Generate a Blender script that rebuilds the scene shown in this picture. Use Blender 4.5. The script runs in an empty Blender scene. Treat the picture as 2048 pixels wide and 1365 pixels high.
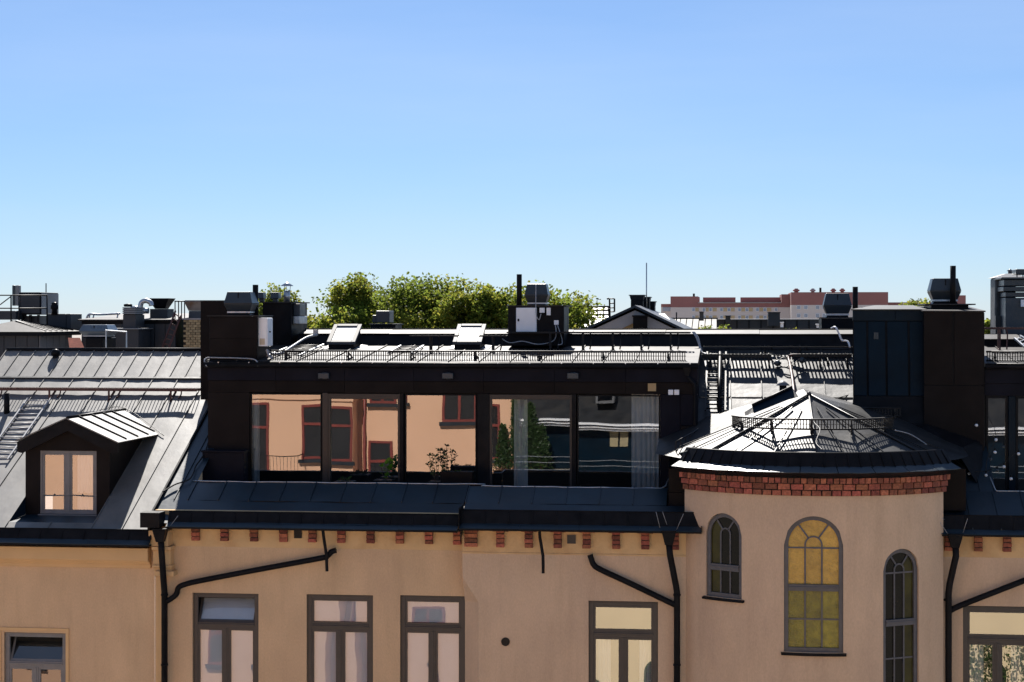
import bpy, math, random
from mathutils import Vector, Matrix
random.seed(7)
S = bpy.context.scene
COL = S.collection
# ---------------------------------------------------------------- camera
FPX, HOR, YAW, CY, CZ = 3700.0, 635.0, math.atan(450/3700), -39.0, 20.0
CA, SA = math.cos(YAW), math.sin(YAW)
cam = bpy.data.cameras.new('camera'); camo = bpy.data.objects.new('camera', cam); COL.objects.link(camo)
camo.location = (0, CY, CZ); camo.rotation_euler = (math.pi/2, 0, YAW)
cam.sensor_width = 36; cam.lens = 36*FPX/2048; cam.shift_y = -(682.5-HOR)/2048
cam.clip_start = .1; cam.clip_end = 6000
S.camera = camo
# ---------------------------------------------------------------- sky, sun, exposure
SUN = Vector((-.18, 1, .875)).normalized()
SUN_EL = math.asin(SUN.z); SUN_ROT = math.atan2(SUN.x, SUN.y)
W = bpy.data.worlds.new('World'); S.world = W; W.use_nodes = True
wn = W.node_tree.nodes; wl = W.node_tree.links
sky = wn.new('ShaderNodeTexSky'); sky.sky_type = 'NISHITA'; sky.sun_disc = False
sky.sun_elevation = SUN_EL; sky.sun_rotation = SUN_ROT
sky.altitude = 1500; sky.air_density = 1.0; sky.dust_density = 0.5; sky.ozone_density = 10.0
# thin high veil over the whole dome, faintly streaked
wtc = wn.new('ShaderNodeTexCoord'); wmp = wn.new('ShaderNodeMapping'); wmp.inputs['Scale'].default_value = (1.2, 2.0, 9.0); wmp.inputs['Rotation'].default_value = (0, .14, .4)
wnz = wn.new('ShaderNodeTexNoise'); wnz.inputs['Scale'].default_value = 2.2; wnz.inputs['Detail'].default_value = 7; wnz.inputs['Roughness'].default_value = .55
wl.new(wtc.outputs['Generated'], wmp.inputs['Vector']); wl.new(wmp.outputs[0], wnz.inputs['Vector'])
wmr = wn.new('ShaderNodeMapRange'); wmr.inputs['From Min'].default_value = .35; wmr.inputs['From Max'].default_value = .75; wmr.inputs['To Min'].default_value = .17; wmr.inputs['To Max'].default_value = .36
wl.new(wnz.outputs['Fac'], wmr.inputs['Value'])
wmx = wn.new('ShaderNodeMix'); wmx.data_type = 'RGBA'; wmx.inputs['B'].default_value = (6.2, 7.7, 10.4, 1)
wl.new(wmr.outputs[0], wmx.inputs['Factor']); wl.new(sky.outputs[0], wmx.inputs['A']); wl.new(wmx.outputs['Result'], wn['Background'].inputs['Color'])
wn['Background'].inputs['Strength'].default_value = .054
sl = bpy.data.lights.new('sun', 'SUN'); so = bpy.data.objects.new('sun', sl); COL.objects.link(so)
sl.energy = 5.0; sl.angle = math.radians(.5); sl.color = (1, .95, .88)
so.rotation_euler = SUN.to_track_quat('Z', 'Y').to_euler(); so.location = (0, 60, 80)
vs = S.view_settings
S.display_settings.display_device = 'sRGB'
vs.view_transform = 'Standard'; vs.look = 'None'; vs.gamma = 1; vs.use_curve_mapping = False
vs.exposure = 0.9
S.cycles.max_bounces = 8; S.cycles.diffuse_bounces = 4; S.cycles.glossy_bounces = 4; S.cycles.transparent_max_bounces = 12
S.cycles.use_denoising = True
# ---------------------------------------------------------------- pixel -> world
def XA(px, Y):
    k = (px-1024)/FPX; w = Y-CY
    return w*(k*CA-SA)/(CA+k*SA)
def dep(px, Y): return -XA(px, Y)*SA+(Y-CY)*CA
def ZA(px, py, Y): return CZ-(py-HOR)/FPX*dep(px, Y)
def PT(px, py, Y): return (XA(px, Y), Y, ZA(px, py, Y))
def YON(px, py, z0, y0, m):
    g = dep(px, 0)/(0-CY); q = (py-HOR)/FPX
    return (CZ-z0+m*y0+q*g*CY)/(m+q*g)
# ---------------------------------------------------------------- materials
def mat(name, base, rough=.6, metal=0., var=.15, scale=3., bump=0., bscale=8., rvar=0., spec=.5, stretch=(1,1,1), objvar=0., fine=0., stain=None, stain_scale=.5, detail=5., objhue=0., streak=0.):
    m = bpy.data.materials.new(name); m.use_nodes = True
    nt = m.node_tree; n = nt.nodes; l = nt.links; b = n['Principled BSDF']
    b.inputs['Roughness'].default_value = rough; b.inputs['Metallic'].default_value = metal
    b.inputs['Specular IOR Level'].default_value = spec
    tc = n.new('ShaderNodeTexCoord'); geo = n.new('ShaderNodeNewGeometry')
    mp = n.new('ShaderNodeMapping'); mp.inputs['Scale'].default_value = stretch
    l.new(geo.outputs['Position'], mp.inputs['Vector'])
    nz = n.new('ShaderNodeTexNoise'); nz.inputs['Scale'].default_value = scale; nz.inputs['Detail'].default_value = detail
    l.new(mp.outputs[0], nz.inputs['Vector'])
    rp = n.new('ShaderNodeValToRGB')
    lo = [max(0, c*(1-var)) for c in base]; hi = [min(1, c*(1+var)) for c in base]
    rp.color_ramp.elements[0].position = .3; rp.color_ramp.elements[1].position = .7
    rp.color_ramp.elements[0].color = (*lo, 1); rp.color_ramp.elements[1].color = (*hi, 1)
    l.new(nz.outputs['Fac'], rp.inputs['Fac'])
    cur = rp.outputs['Color']
    if stain:
        n2 = n.new('ShaderNodeTexNoise'); n2.inputs['Scale'].default_value = stain_scale; n2.inputs['Detail'].default_value = 8; n2.inputs['Roughness'].default_value = .65
        l.new(mp.outputs[0], n2.inputs['Vector'])
        r2 = n.new('ShaderNodeValToRGB'); r2.color_ramp.elements[0].position = .48; r2.color_ramp.elements[1].position = .68
        l.new(n2.outputs['Fac'], r2.inputs['Fac'])
        mx = n.new('ShaderNodeMix'); mx.data_type = 'RGBA'; mx.inputs['B'].default_value = (*stain, 1)
        l.new(r2.outputs['Color'], mx.inputs['Factor']); l.new(cur, mx.inputs['A']); cur = mx.outputs['Result']
    if streak:      # rain streaks and hairline patches running down the plaster
        m3 = n.new('ShaderNodeMapping'); m3.inputs['Scale'].default_value = (1.5, 1.5, .16); l.new(geo.outputs['Position'], m3.inputs['Vector'])
        n4 = n.new('ShaderNodeTexNoise'); n4.inputs['Scale'].default_value = 1.6; n4.inputs['Detail'].default_value = 9; n4.inputs['Roughness'].default_value = .7; l.new(m3.outputs[0], n4.inputs['Vector'])
        r4 = n.new('ShaderNodeValToRGB'); r4.color_ramp.elements[0].position = .50; r4.color_ramp.elements[1].position = .74
        r4.color_ramp.elements[0].color = (1,1,1,1); r4.color_ramp.elements[1].color = (1-streak, 1-streak*1.05, 1-streak*1.1, 1); l.new(n4.outputs['Fac'], r4.inputs['Fac'])
        mm_ = n.new('ShaderNodeMix'); mm_.data_type = 'RGBA'; mm_.blend_type = 'MULTIPLY'; mm_.inputs['Factor'].default_value = 1; l.new(cur, mm_.inputs['A']); l.new(r4.outputs['Color'], mm_.inputs['B']); cur = mm_.outputs['Result']
        n5 = n.new('ShaderNodeTexNoise'); n5.inputs['Scale'].default_value = 38; n5.inputs['Detail'].default_value = 4; l.new(mp.outputs[0], n5.inputs['Vector'])
        r5 = n.new('ShaderNodeValToRGB'); r5.color_ramp.elements[0].position = .3; r5.color_ramp.elements[1].position = .7; r5.color_ramp.elements[0].color = (.92,.92,.92,1); r5.color_ramp.elements[1].color = (1.05,1.05,1.05,1); l.new(n5.outputs['Fac'], r5.inputs['Fac'])
        mm2 = n.new('ShaderNodeMix'); mm2.data_type = 'RGBA'; mm2.blend_type = 'MULTIPLY'; mm2.inputs['Factor'].default_value = 1; l.new(cur, mm2.inputs['A']); l.new(r5.outputs['Color'], mm2.inputs['B']); cur = mm2.outputs['Result']
    if objvar:
        oi = n.new('ShaderNodeObjectInfo'); hs = n.new('ShaderNodeHueSaturation')
        mr = n.new('ShaderNodeMapRange'); mr.inputs['To Min'].default_value = 1-objvar; mr.inputs['To Max'].default_value = 1+objvar
        l.new(oi.outputs['Random'], mr.inputs['Value']); l.new(mr.outputs[0], hs.inputs['Value'])
        if objhue:
            m2 = n.new('ShaderNodeMapRange'); m2.inputs['To Min'].default_value = .5-objhue*1.6; m2.inputs['To Max'].default_value = .5+objhue; wn_ = n.new('ShaderNodeTexWhiteNoise'); wn_.noise_dimensions = '1D'; l.new(oi.outputs['Random'], wn_.inputs['W']); l.new(wn_.outputs['Value'], m2.inputs['Value']); l.new(m2.outputs[0], hs.inputs['Hue'])
        l.new(cur, hs.inputs['Color']); cur = hs.outputs['Color']
    l.new(cur, b.inputs['Base Color'])
    if rvar:
        n3 = n.new('ShaderNodeTexNoise'); n3.inputs['Scale'].default_value = scale*.7; n3.inputs['Detail'].default_value = 6
        l.new(mp.outputs[0], n3.inputs['Vector'])
        mr = n.new('ShaderNodeMapRange'); mr.inputs['From Min'].default_value = .3; mr.inputs['From Max'].default_value = .7
        mr.inputs['To Min'].default_value = rough-rvar; mr.inputs['To Max'].default_value = rough+rvar
        l.new(n3.outputs['Fac'], mr.inputs['Value']); l.new(mr.outputs[0], b.inputs['Roughness'])
    prev = None
    for st, sc in ((bump, bscale), (fine, 90.)):
        if st:
            nb = n.new('ShaderNodeTexNoise'); nb.inputs['Scale'].default_value = sc; nb.inputs['Detail'].default_value = 3
            l.new(mp.outputs[0], nb.inputs['Vector'])
            bp = n.new('ShaderNodeBump'); bp.inputs['Strength'].default_value = 1; bp.inputs['Distance'].default_value = st
            l.new(nb.outputs['Fac'], bp.inputs['Height'])
            if prev: l.new(prev, bp.inputs['Normal'])
            prev = bp.outputs['Normal']
    if prev: l.new(prev, b.inputs['Normal'])
    return m
def glass(name, refl, tint=(.75, .82, .85), wob=.004, wscale=1.2, rough=0.0):
    m = bpy.data.materials.new(name); m.use_nodes = True
    nt = m.node_tree; n = nt.nodes; l = nt.links
    n.remove(n['Principled BSDF'])
    tr = n.new('ShaderNodeBsdfTransparent'); tr.inputs['Color'].default_value = (*tint, 1)
    gl = n.new('ShaderNodeBsdfGlossy'); gl.inputs['Roughness'].default_value = rough; gl.inputs['Color'].default_value = (.97, .97, .97, 1)
    geo = n.new('ShaderNodeNewGeometry'); nb = n.new('ShaderNodeTexNoise'); nb.inputs['Scale'].default_value = wscale; nb.inputs['Detail'].default_value = 1.5
    l.new(geo.outputs['Position'], nb.inputs['Vector'])
    bp = n.new('ShaderNodeBump'); bp.inputs['Strength'].default_value = 1; bp.inputs['Distance'].default_value = wob
    l.new(nb.outputs['Fac'], bp.inputs['Height']); l.new(bp.outputs['Normal'], gl.inputs['Normal'])
    fr = n.new('ShaderNodeLayerWeight'); fr.inputs['Blend'].default_value = .25
    mr = n.new('ShaderNodeMapRange'); mr.inputs['To Min'].default_value = refl; mr.inputs['To Max'].default_value = 1
    l.new(fr.outputs['Fresnel'], mr.inputs['Value'])
    mr.inputs['From Min'].default_value = .05
    mx = n.new('ShaderNodeMixShader'); l.new(mr.outputs[0], mx.inputs['Fac']); l.new(tr.outputs[0], mx.inputs[1]); l.new(gl.outputs[0], mx.inputs[2])
    l.new(mx.outputs[0], n['Material Output'].inputs['Surface'])
    return m
M = {}
M['stucco'] = mat('stucco', (.60, .408, .242), .92, streak=.12, var=.09, scale=1.3, bump=.006, bscale=22, fine=.002, stain=(.55, .37, .225), stain_scale=.55, stretch=(1, 1, .55))
M['stucco2'] = mat('stucco_pinkish', (.57, .402, .268), .92, streak=.13, var=.1, scale=1.1, bump=.008, bscale=16, fine=.002, stain=(.52, .365, .25), stain_scale=.7, stretch=(1, 1, .5))
M['friezepaint'] = mat('ochre_frieze_paint', (.63, .42, .21), .92, var=.09, scale=1.6, bump=.005, bscale=20, fine=.002, stain=(.50, .30, .14), stain_scale=.9)  # frieze plaster with the warm bounce light under the eaves put into its colour
M['trim'] = mat('cornice_plaster', (.62, .40, .195), .9, var=.05, scale=2, bump=.003, bscale=18)  # orange raised too, eave bounce light carried in the base colour
M['salmon'] = mat('salmon_render', (.75, .45, .285), .9, var=.05, scale=.8, bump=.003, bscale=14, stain=(.71, .42, .26), stain_scale=.4)
M['roof'] = mat('roof_sheet_metal', (.020, .021, .023), .46, var=.35, scale=2.2, bump=.010, bscale=2.6, rvar=.07, fine=.0004, objvar=.25, stain=(.034, .031, .028), stain_scale=1.1, spec=.26)
M['roofl'] = mat('worn_grey_roof_sheet', (.145, .137, .127), .52, var=.22, scale=2.2, bump=.008, bscale=2.4, rvar=.06, fine=.0004, objvar=.12, stain=(.165, .15, .133), stain_scale=1.3, stretch=(1,.5,1), spec=.45)
M['roof2'] = mat('roof_sheet_metal_smooth', (.003, .014, .024), .40, var=.3, scale=1.6, bump=.008, bscale=1.7, rvar=.05, objvar=.2, spec=.5)
M['flat'] = mat('low_roof_sheet_metal', (.034, .031, .030), .52, var=.35, scale=2.0, bump=.006, bscale=2.2, rvar=.06, objvar=.18, spec=.11)
M['black'] = mat('black_painted_metal', (.009, .009, .0105), .42, var=.3, scale=4, bump=.002, bscale=4, rvar=.08, spec=.07)
M['brown'] = mat('dark_brown_cladding', (.0125, .0098, .0094), .5, var=.2, scale=2, bump=.003, bscale=2, rvar=.06, objvar=.15, spec=.05)
M['blueclad'] = mat('blue_black_cladding', (.0008, .0072, .0150), .4, var=.3, scale=2, bump=.008, bscale=2, rvar=.08, spec=.12)
M['fascia'] = mat('fascia_black_sheet', (.0085, .0088, .0145), .5, var=.25, scale=2, bump=.003, bscale=1.5, rvar=.06, spec=.06)
M['iron'] = mat('dark_iron', (.008, .007, .007), .5, var=.3, scale=20, spec=.3)
M['rustiron'] = mat('red_brown_painted_iron', (.085, .026, .018), .55, var=.3, scale=14)
M['galv'] = mat('galvanised_steel', (.42, .44, .46), .38, metal=.85, var=.15, scale=9, rvar=.08)
M['fanblue'] = mat('fan_grey_blue_paint', (.018, .028, .038), .4, var=.15, scale=4, rvar=.05)
M['white'] = mat('white_paint', (.82, .82, .83), .45, var=.04, scale=5)
M['cable'] = mat('grey_cable', (.32, .32, .33), .5, var=.15, scale=20)
M['frame'] = mat('window_frame_brown_grey', (.048, .039, .034), .5, var=.12, scale=6)
M['framegrey'] = mat('window_frame_grey', (.17, .165, .165), .5, var=.1, scale=6)
M['bronze'] = mat('bronze_frame', (.014, .008, .006), .45, var=.15, scale=5)
M['redframe'] = mat('red_brown_window_frame', (.20, .035, .025), .5, var=.15, scale=5)
M['brick'] = mat('red_brick', (.27, .086, .047), .88, var=.35, scale=22, bump=.006, bscale=60, objvar=.5, objhue=.009)
M['mortar'] = mat('dark_mortar', (.028, .021, .018), .95, var=.3, scale=18, bump=.006, bscale=40)
M['ybrick'] = mat('yellow_brick', (.36, .25, .13), .9, var=.2, scale=10, objvar=.25)
M['redsheet'] = mat('red_brown_sheet', (.31, .125, .105), .7, var=.1, scale=.3)  # top storey of the far block, lightened so the colour carries distance haze
M['redtile'] = mat('red_roof_tile', (.16, .05, .035), .95, var=.25, scale=6, spec=.05)
M['beige'] = mat('beige_render', (.66, .57, .50), .9, var=.05, scale=.2)  # far block walls, distance haze put into the raised base colour
M['ochre'] = mat('ochre_panel', (.55, .40, .22), .9, var=.08, scale=.3)
M['cream'] = mat('cream_render', (.50, .36, .19), .9, var=.06, scale=.8, bump=.003)
M['greytrim'] = mat('grey_wood_trim', (.36, .31, .285), .7, var=.08, scale=2)
M['amber'] = mat('amber_textured_glass', (.50, .29, .045), .18, var=.16, scale=9, bump=.02, bscale=26, spec=.6, objvar=.14)
M['ambergreen'] = mat('olive_amber_glass', (.25, .20, .014), .15, var=.28, scale=7, bump=.02, bscale=30, spec=.6, objvar=.3)
M['olive'] = mat('dark_olive_glass', (.038, .034, .005), .15, var=.5, scale=3, bump=.003, bscale=6, spec=.25)
M['olivedark'] = mat('near_black_glass', (.006, .006, .004), .12, var=.4, scale=3, bump=.003, bscale=6, spec=.2)
M['dimcream'] = mat('shaded_blind', (.30, .25, .15), .8, var=.1, scale=4)  # dull cream base colour for the small window of the dark wing
M['creamopp'] = mat('pale_yellow_render', (.74, .58, .36), .9, var=.05, scale=.6)
M['blind'] = mat('white_blind', (.84, .82, .86), .6, var=.03, scale=3)
M['curtain'] = mat('pale_curtain', (.62, .60, .60), .85, var=.06, scale=5)
M['room'] = mat('room_wall', (.30, .27, .25), .9, var=.05, scale=1)
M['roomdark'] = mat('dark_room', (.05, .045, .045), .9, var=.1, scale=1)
M['leaf'] = mat('tree_leaf', (.085, .118, .018), .55, var=.45, scale=1.1, objvar=.15, spec=.08)
M['leafy'] = mat('tree_leaf_yellowish', (.15, .158, .024), .55, var=.35, scale=1.4, spec=.08)
M['leafdark'] = mat('shrub_leaf', (.035, .07, .016), .5, var=.4, scale=5)
M['leafbright'] = mat('house_plant_leaf', (.10, .24, .02), .45, var=.3, scale=8)
M['bark'] = mat('bark', (.09, .065, .045), .9, var=.3, scale=6, bump=.02, bscale=10)
M['ground'] = mat('courtyard_gravel', (.30, .26, .22), .95, var=.2, scale=2, bump=.01, bscale=30)
M['zinc'] = mat('far_zinc_roof', (.16, .165, .175), .45, var=.2, scale=1.2, bump=.004, bscale=2, rvar=.06)
M['darkblue'] = mat('far_dark_roof', (.012, .016, .022), .5, var=.3, scale=1.5, rvar=.08)
M['glass'] = glass('penthouse_glass', .27, wob=.0011, wscale=.7)
M['glasswin'] = glass('window_glass', .14, wob=.0012, wscale=1.2)
M['glassdark'] = mat('far_window_glass', (.30, .33, .38), .15, var=.1, scale=.4, spec=.8)
M['glassopp'] = mat('dark_window_glass', (.02, .02, .022), .08, var=.2, scale=.5, spec=.6)
M['skylight'] = mat('skylight_glass', (.20, .21, .22), .3, var=.1, scale=2, bump=.002, bscale=3, spec=1.0)
M['skyframe'] = mat('skylight_cladding', (.07,.07,.072), .55, var=.1, scale=5, spec=.15)
M['terrace'] = mat('terrace_board', (.10, .085, .07), .8, var=.2, scale=6)
M['bulb'] = mat('clear_bulb', (.55, .58, .62), .08, var=.05, scale=5, spec=.8)
def leafmat(m):
    nt = m.node_tree; n = nt.nodes; l = nt.links; b = n['Principled BSDF']
    t = n.new('ShaderNodeBsdfTranslucent'); mx = n.new('ShaderNodeMixShader'); mx.inputs['Fac'].default_value = .5
    src = b.inputs['Base Color'].links[0].from_socket
    hs = n.new('ShaderNodeHueSaturation'); hs.inputs['Value'].default_value = 2.2; hs.inputs['Hue'].default_value = .485; l.new(src, hs.inputs['Color']); l.new(hs.outputs[0], t.inputs['Color'])
    l.new(b.outputs[0], mx.inputs[1]); l.new(t.outputs[0], mx.inputs[2]); l.new(mx.outputs[0], n['Material Output'].inputs['Surface'])
for k in ('leaf', 'leafy', 'leafdark', 'leafbright'): leafmat(M[k])
# ---------------------------------------------------------------- mesh builder
class MB:
    def __init__(s): s.v = []; s.f = []; s.sm = []
    def add(s, vs, fs, smooth=False):
        o = len(s.v); s.v += [tuple(v) for v in vs]
        for f in fs: s.f.append([i+o for i in f]); s.sm.append(smooth)
        return s
    def hexa(s, b, t):            # bottom 4 (ccw from below-left), top 4
        return s.add(list(b)+list(t), [(3,2,1,0),(4,5,6,7),(0,1,5,4),(1,2,6,5),(2,3,7,6),(3,0,4,7)])
    def box(s, x0, x1, y0, y1, z0, z1):
        return s.hexa([(x0,y0,z0),(x1,y0,z0),(x1,y1,z0),(x0,y1,z0)], [(x0,y0,z1),(x1,y0,z1),(x1,y1,z1),(x0,y1,z1)])
    def frustum(s, cx, cy, z0, z1, w0, d0, w1, d1):
        q = lambda w, d, z: [(cx-w/2,cy-d/2,z),(cx+w/2,cy-d/2,z),(cx+w/2,cy+d/2,z),(cx-w/2,cy+d/2,z)]
        return s.hexa(q(w0,d0,z0), q(w1,d1,z1))
    def quad(s, a, b, c, d): return s.add([a,b,c,d], [(0,1,2,3)])
    def slab(s, a, b, c, d, t):    # quad thickened downwards/along normal by t
        A, B, C, D = map(Vector, (a,b,c,d)); n = (B-A).cross(D-A).normalized()*t
        return s.hexa([A-n,B-n,C-n,D-n], [A,B,C,D])
    def tube(s, pts, r, n=8, cap=True, smooth=True):
        P = [Vector(p) for p in pts]; o = len(s.v); up = Vector((0,0,1)); prev = None
        rr = r if isinstance(r, (list, tuple)) else [r]*len(P)
        for i, p in enumerate(P):
            t = (P[min(i+1,len(P)-1)]-P[max(i-1,0)]).normalized()
            if prev is None:
                a = t.cross(up) if abs(t.z) < .95 else t.cross(Vector((1,0,0)))
            else: a = prev-t*prev.dot(t)
            a.normalize(); prev = a; b = t.cross(a)
            for k in range(n):
                g = 2*math.pi*(k+.5)/n; s.v.append(tuple(p+(a*math.cos(g)+b*math.sin(g))*rr[i]))
        for i in range(len(P)-1):
            for k in range(n):
                k2 = (k+1)%n; s.f.append([o+i*n+k, o+i*n+k2, o+(i+1)*n+k2, o+(i+1)*n+k]); s.sm.append(smooth)
        if cap:
            s.f.append([o+k for k in range(n)][::-1]); s.sm.append(False)
            s.f.append([o+(len(P)-1)*n+k for k in range(n)]); s.sm.append(False)
        return s
    def bar(s, a, b, w, h=None):   # square bar between two points
        return s.tube([a, b], w*.7071, 4, smooth=False)
    def lathe(s, c, prof, n=16, smooth=True):
        o = len(s.v)
        for r, z in prof:
            for k in range(n):
                g = 2*math.pi*k/n; s.v.append((c[0]+r*math.cos(g), c[1]+r*math.sin(g), c[2]+z))
        for i in range(len(prof)-1):
            for k in range(n):
                k2 = (k+1)%n; s.f.append([o+i*n+k, o+i*n+k2, o+(i+1)*n+k2, o+(i+1)*n+k]); s.sm.append(smooth)
        s.f.append([o+k for k in range(n)][::-1]); s.sm.append(False)
        s.f.append([o+(len(prof)-1)*n+k for k in range(n)]); s.sm.append(False)
        return s
    def ball(s, c, r, n=10): return s.lathe(c, [(r*math.sin(math.pi*i/6)+1e-4, -r*math.cos(math.pi*i/6)) for i in range(7)], n)
    def poly(s, pts, y0, y1):      # XZ polygon extruded in Y
        n = len(pts); v = [(x,y0,z) for x,z in pts]+[(x,y1,z) for x,z in pts]
        return s.add(v, [list(range(n)), [n+i for i in range(n)][::-1]]+[(i,n+i,n+(i+1)%n,(i+1)%n) for i in range(n)])
    def mesh(s, name, base=(0,0,0)):
        me = bpy.data.meshes.new(name); b = base
        me.from_pydata([(v[0]-b[0],v[1]-b[1],v[2]-b[2]) for v in s.v], [], s.f)
        me.polygons.foreach_set('use_smooth', s.sm); me.update()
        return me
def smooth_path(pts, n=6):
    P = [Vector(p) for p in pts]; out = []
    for i in range(len(P)-1):
        p0, p1, p2, p3 = P[max(i-1,0)], P[i], P[i+1], P[min(i+2,len(P)-1)]
        for k in range(n):
            t = k/n
            out.append(.5*((2*p1)+(p2-p0)*t+(2*p0-5*p1+4*p2-p3)*t*t+(3*p1-p0-3*p2+p3)*t**3))
    return out+[P[-1]]
def setp(o, label=None, cat=None, group=None, kind=None):
    for k, v in (('label',label),('category',cat),('group',group),('kind',kind)):
        if v: o[k] = v
    return o
class T:
    def __init__(s, name, label, cat, base, group=None, kind=None):
        s.o = bpy.data.objects.new(name, None); COL.objects.link(s.o); s.o.empty_display_size = .2
        s.o.location = base; s.base = base; setp(s.o, label, cat, group, kind)
    def part(s, name, mb, m, parent=None, label=None, kind=None, bevel=0):
        me = mb.mesh(name, s.base); me.materials.append(m)
        o = bpy.data.objects.new(name, me); COL.objects.link(o); o.parent = parent or s.o
        setp(o, label, kind=kind)
        if bevel:
            b = o.modifiers.new('bevel', 'BEVEL'); b.width = bevel; b.segments = 2; b.limit_method = 'ANGLE'
        return o
    def inst(s, name, me, loc, parent=None, rot=None, kind=None):     # piece sharing mesh data
        o = bpy.data.objects.new(name, me); COL.objects.link(o); o.parent = parent or s.o
        o.location = (loc[0]-s.base[0], loc[1]-s.base[1], loc[2]-s.base[2])
        if rot: o.rotation_euler = rot
        return o
def single(name, label, cat, mb, m, group=None, kind=None, bevel=0, base=None):
    if base is None:
        xs = [v[0] for v in mb.v]; ys = [v[1] for v in mb.v]; zs = [v[2] for v in mb.v]
        base = ((min(xs)+max(xs))/2, (min(ys)+max(ys))/2, min(zs))
    me = mb.mesh(name, base); me.materials.append(m)
    o = bpy.data.objects.new(name, me); COL.objects.link(o); o.location = base
    setp(o, label, cat, group, kind)
    if bevel:
        b = o.modifiers.new('bevel', 'BEVEL'); b.width = bevel; b.segments = 2; b.limit_method = 'ANGLE'
    return o
def copy_tree(o, delta, label=None, group=None):
    r = o.copy(); COL.objects.link(r); r.location = Vector(o.location)+Vector(delta)
    if label: r['label'] = label
    if group: r['group'] = group
    for ch in list(o.children):
        c = ch.copy(); COL.objects.link(c); c.parent = r
        for g in ch.children:
            d = g.copy(); COL.objects.link(d); d.parent = c
    return r
# ---------------------------------------------------------------- standing-seam roof panels
_pc = {}
def panel_mesh(w, y0, y1, m, mt, var, rib=.028, bump=.006, ny=None):
    key = (round(w,3), round(y1-y0,3), round(m,3), mt.name, var, rib, bump)
    if key in _pc: return _pc[key]
    r = random.Random(str(key)); L = y1-y0; nx = 4; ny = ny or max(3, min(9, int(L/.45)))
    b = MB(); ph = [r.uniform(0, 6.28) for _ in range(4)]
    vs = []
    for j in range(ny+1):
        for i in range(nx+1):
            u = i/nx; t = j/ny
            e = math.sin(math.pi*u)
            dz = bump*e*(math.sin(t*L*3.1+ph[0])+.7*math.sin(t*L*7.3+ph[1])+.5*math.sin(u*5+t*L*4.7+ph[2]))
            vs.append((u*w, t*L, m*t*L+dz))
    fs = [(j*(nx+1)+i, j*(nx+1)+i+1, (j+1)*(nx+1)+i+1, (j+1)*(nx+1)+i) for j in range(ny) for i in range(nx)]
    b.add(vs, fs, True)
    if rib:
        k = .009; h = rib
        b.hexa([(-k,0,-.004),(k,0,-.004),(k,L,m*L-.004),(-k,L,m*L-.004)], [(-k,0,h),(k,0,h),(k,L,m*L+h),(-k,L,m*L+h)])
    me = b.mesh('roof_panel'); me.materials.append(mt); _pc[key] = me
    return me
def panels(t, x0, x1, pitch, y0, y1, z0, m, mt, parent=None, name='roof_panel', **kw):
    n = max(1, round((x1-x0)/pitch)); w = (x1-x0)/n
    for i in range(n):
        me = panel_mesh(w, y0, y1, m, mt, random.randrange(4), **kw)
        t.inst(name, me, (x0+i*w, y0, z0), parent)
# ---------------------------------------------------------------- walls with openings
def wall_holes(x0, x1, z0, z1, Y, holes, depth=.12):
    b = MB(); xs = sorted({x0, x1, *[h[0] for h in holes], *[h[1] for h in holes]}); zs = sorted({z0, z1, *[h[2] for h in holes], *[h[3] for h in holes]})
    for i in range(len(xs)-1):
        for j in range(len(zs)-1):
            cx = (xs[i]+xs[i+1])/2; cz = (zs[j]+zs[j+1])/2
            if any(h[0] < cx < h[1] and h[2] < cz < h[3] for h in holes): continue
            b.quad((xs[i],Y,zs[j]),(xs[i+1],Y,zs[j]),(xs[i+1],Y,zs[j+1]),(xs[i],Y,zs[j+1]))
    for a, c, d, e in holes:
        y2 = Y+depth
        b.quad((a,Y,d),(a,y2,d),(a,y2,e),(a,Y,e)); b.quad((c,Y,d),(c,Y,e),(c,y2,e),(c,y2,d))
        b.quad((a,Y,e),(a,y2,e),(c,y2,e),(c,Y,e)); b.quad((a,Y,d),(c,Y,d),(c,y2,d),(a,y2,d))
    return b
def ring(b, x0, x1, z0, z1, y0, y1, w):   # rectangular frame
    b.box(x0, x0+w, y0, y1, z0, z1); b.box(x1-w, x1, y0, y1, z0, z1)
    b.box(x0+w, x1-w, y0, y1, z1-w, z1); b.box(x0+w, x1-w, y0, y1, z0, z0+w)
    return b
M['fanlight'] = mat('fan_light_grey_paint', (.10, .13, .16), .3, var=.12, scale=4, rvar=.05)
M['rustgalv'] = mat('rust_stained_galvanised', (.24, .20, .17), .5, metal=.3, var=.2, scale=5, stain=(.16, .08, .04), stain_scale=3)
M['weather'] = mat('weathered_black_sheet', (.035, .032, .03), .55, var=.3, scale=3, stain=(.13, .125, .12), stain_scale=3.2, stretch=(1, 1, .4))
# ================================================================ ground
g = MB(); g.quad((-3000,-3000,0),(3000,-3000,0),(3000,3000,0),(-3000,3000,0))
setp(single('ground', None, None, g, M['ground'], base=(0,0,0)), kind='structure')
# ================================================================ main house
YA, YB, YG, YC = 0.0, -.45, 2.6, 1.75
MS = .48                                                   # slope of the main roofs
house = T('apartment_house', 'tan plastered apartment house with round brick-banded stair tower and black glazed roof storey', 'building', (0, 0, 0))
zdA = ZA(600,1057,YA-.45); zdB = ZA(1000,1058,YB-.45); zdC = ZA(2000,1070,YA-.45)
xL = XA(310,YA); xJ = XA(925,YB); xB1 = XA(1372,YB); xC0 = XA(1880,YA); xC1 = XA(2170,YA)
XT = XA(1617,YC); RT = 3.40
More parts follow.
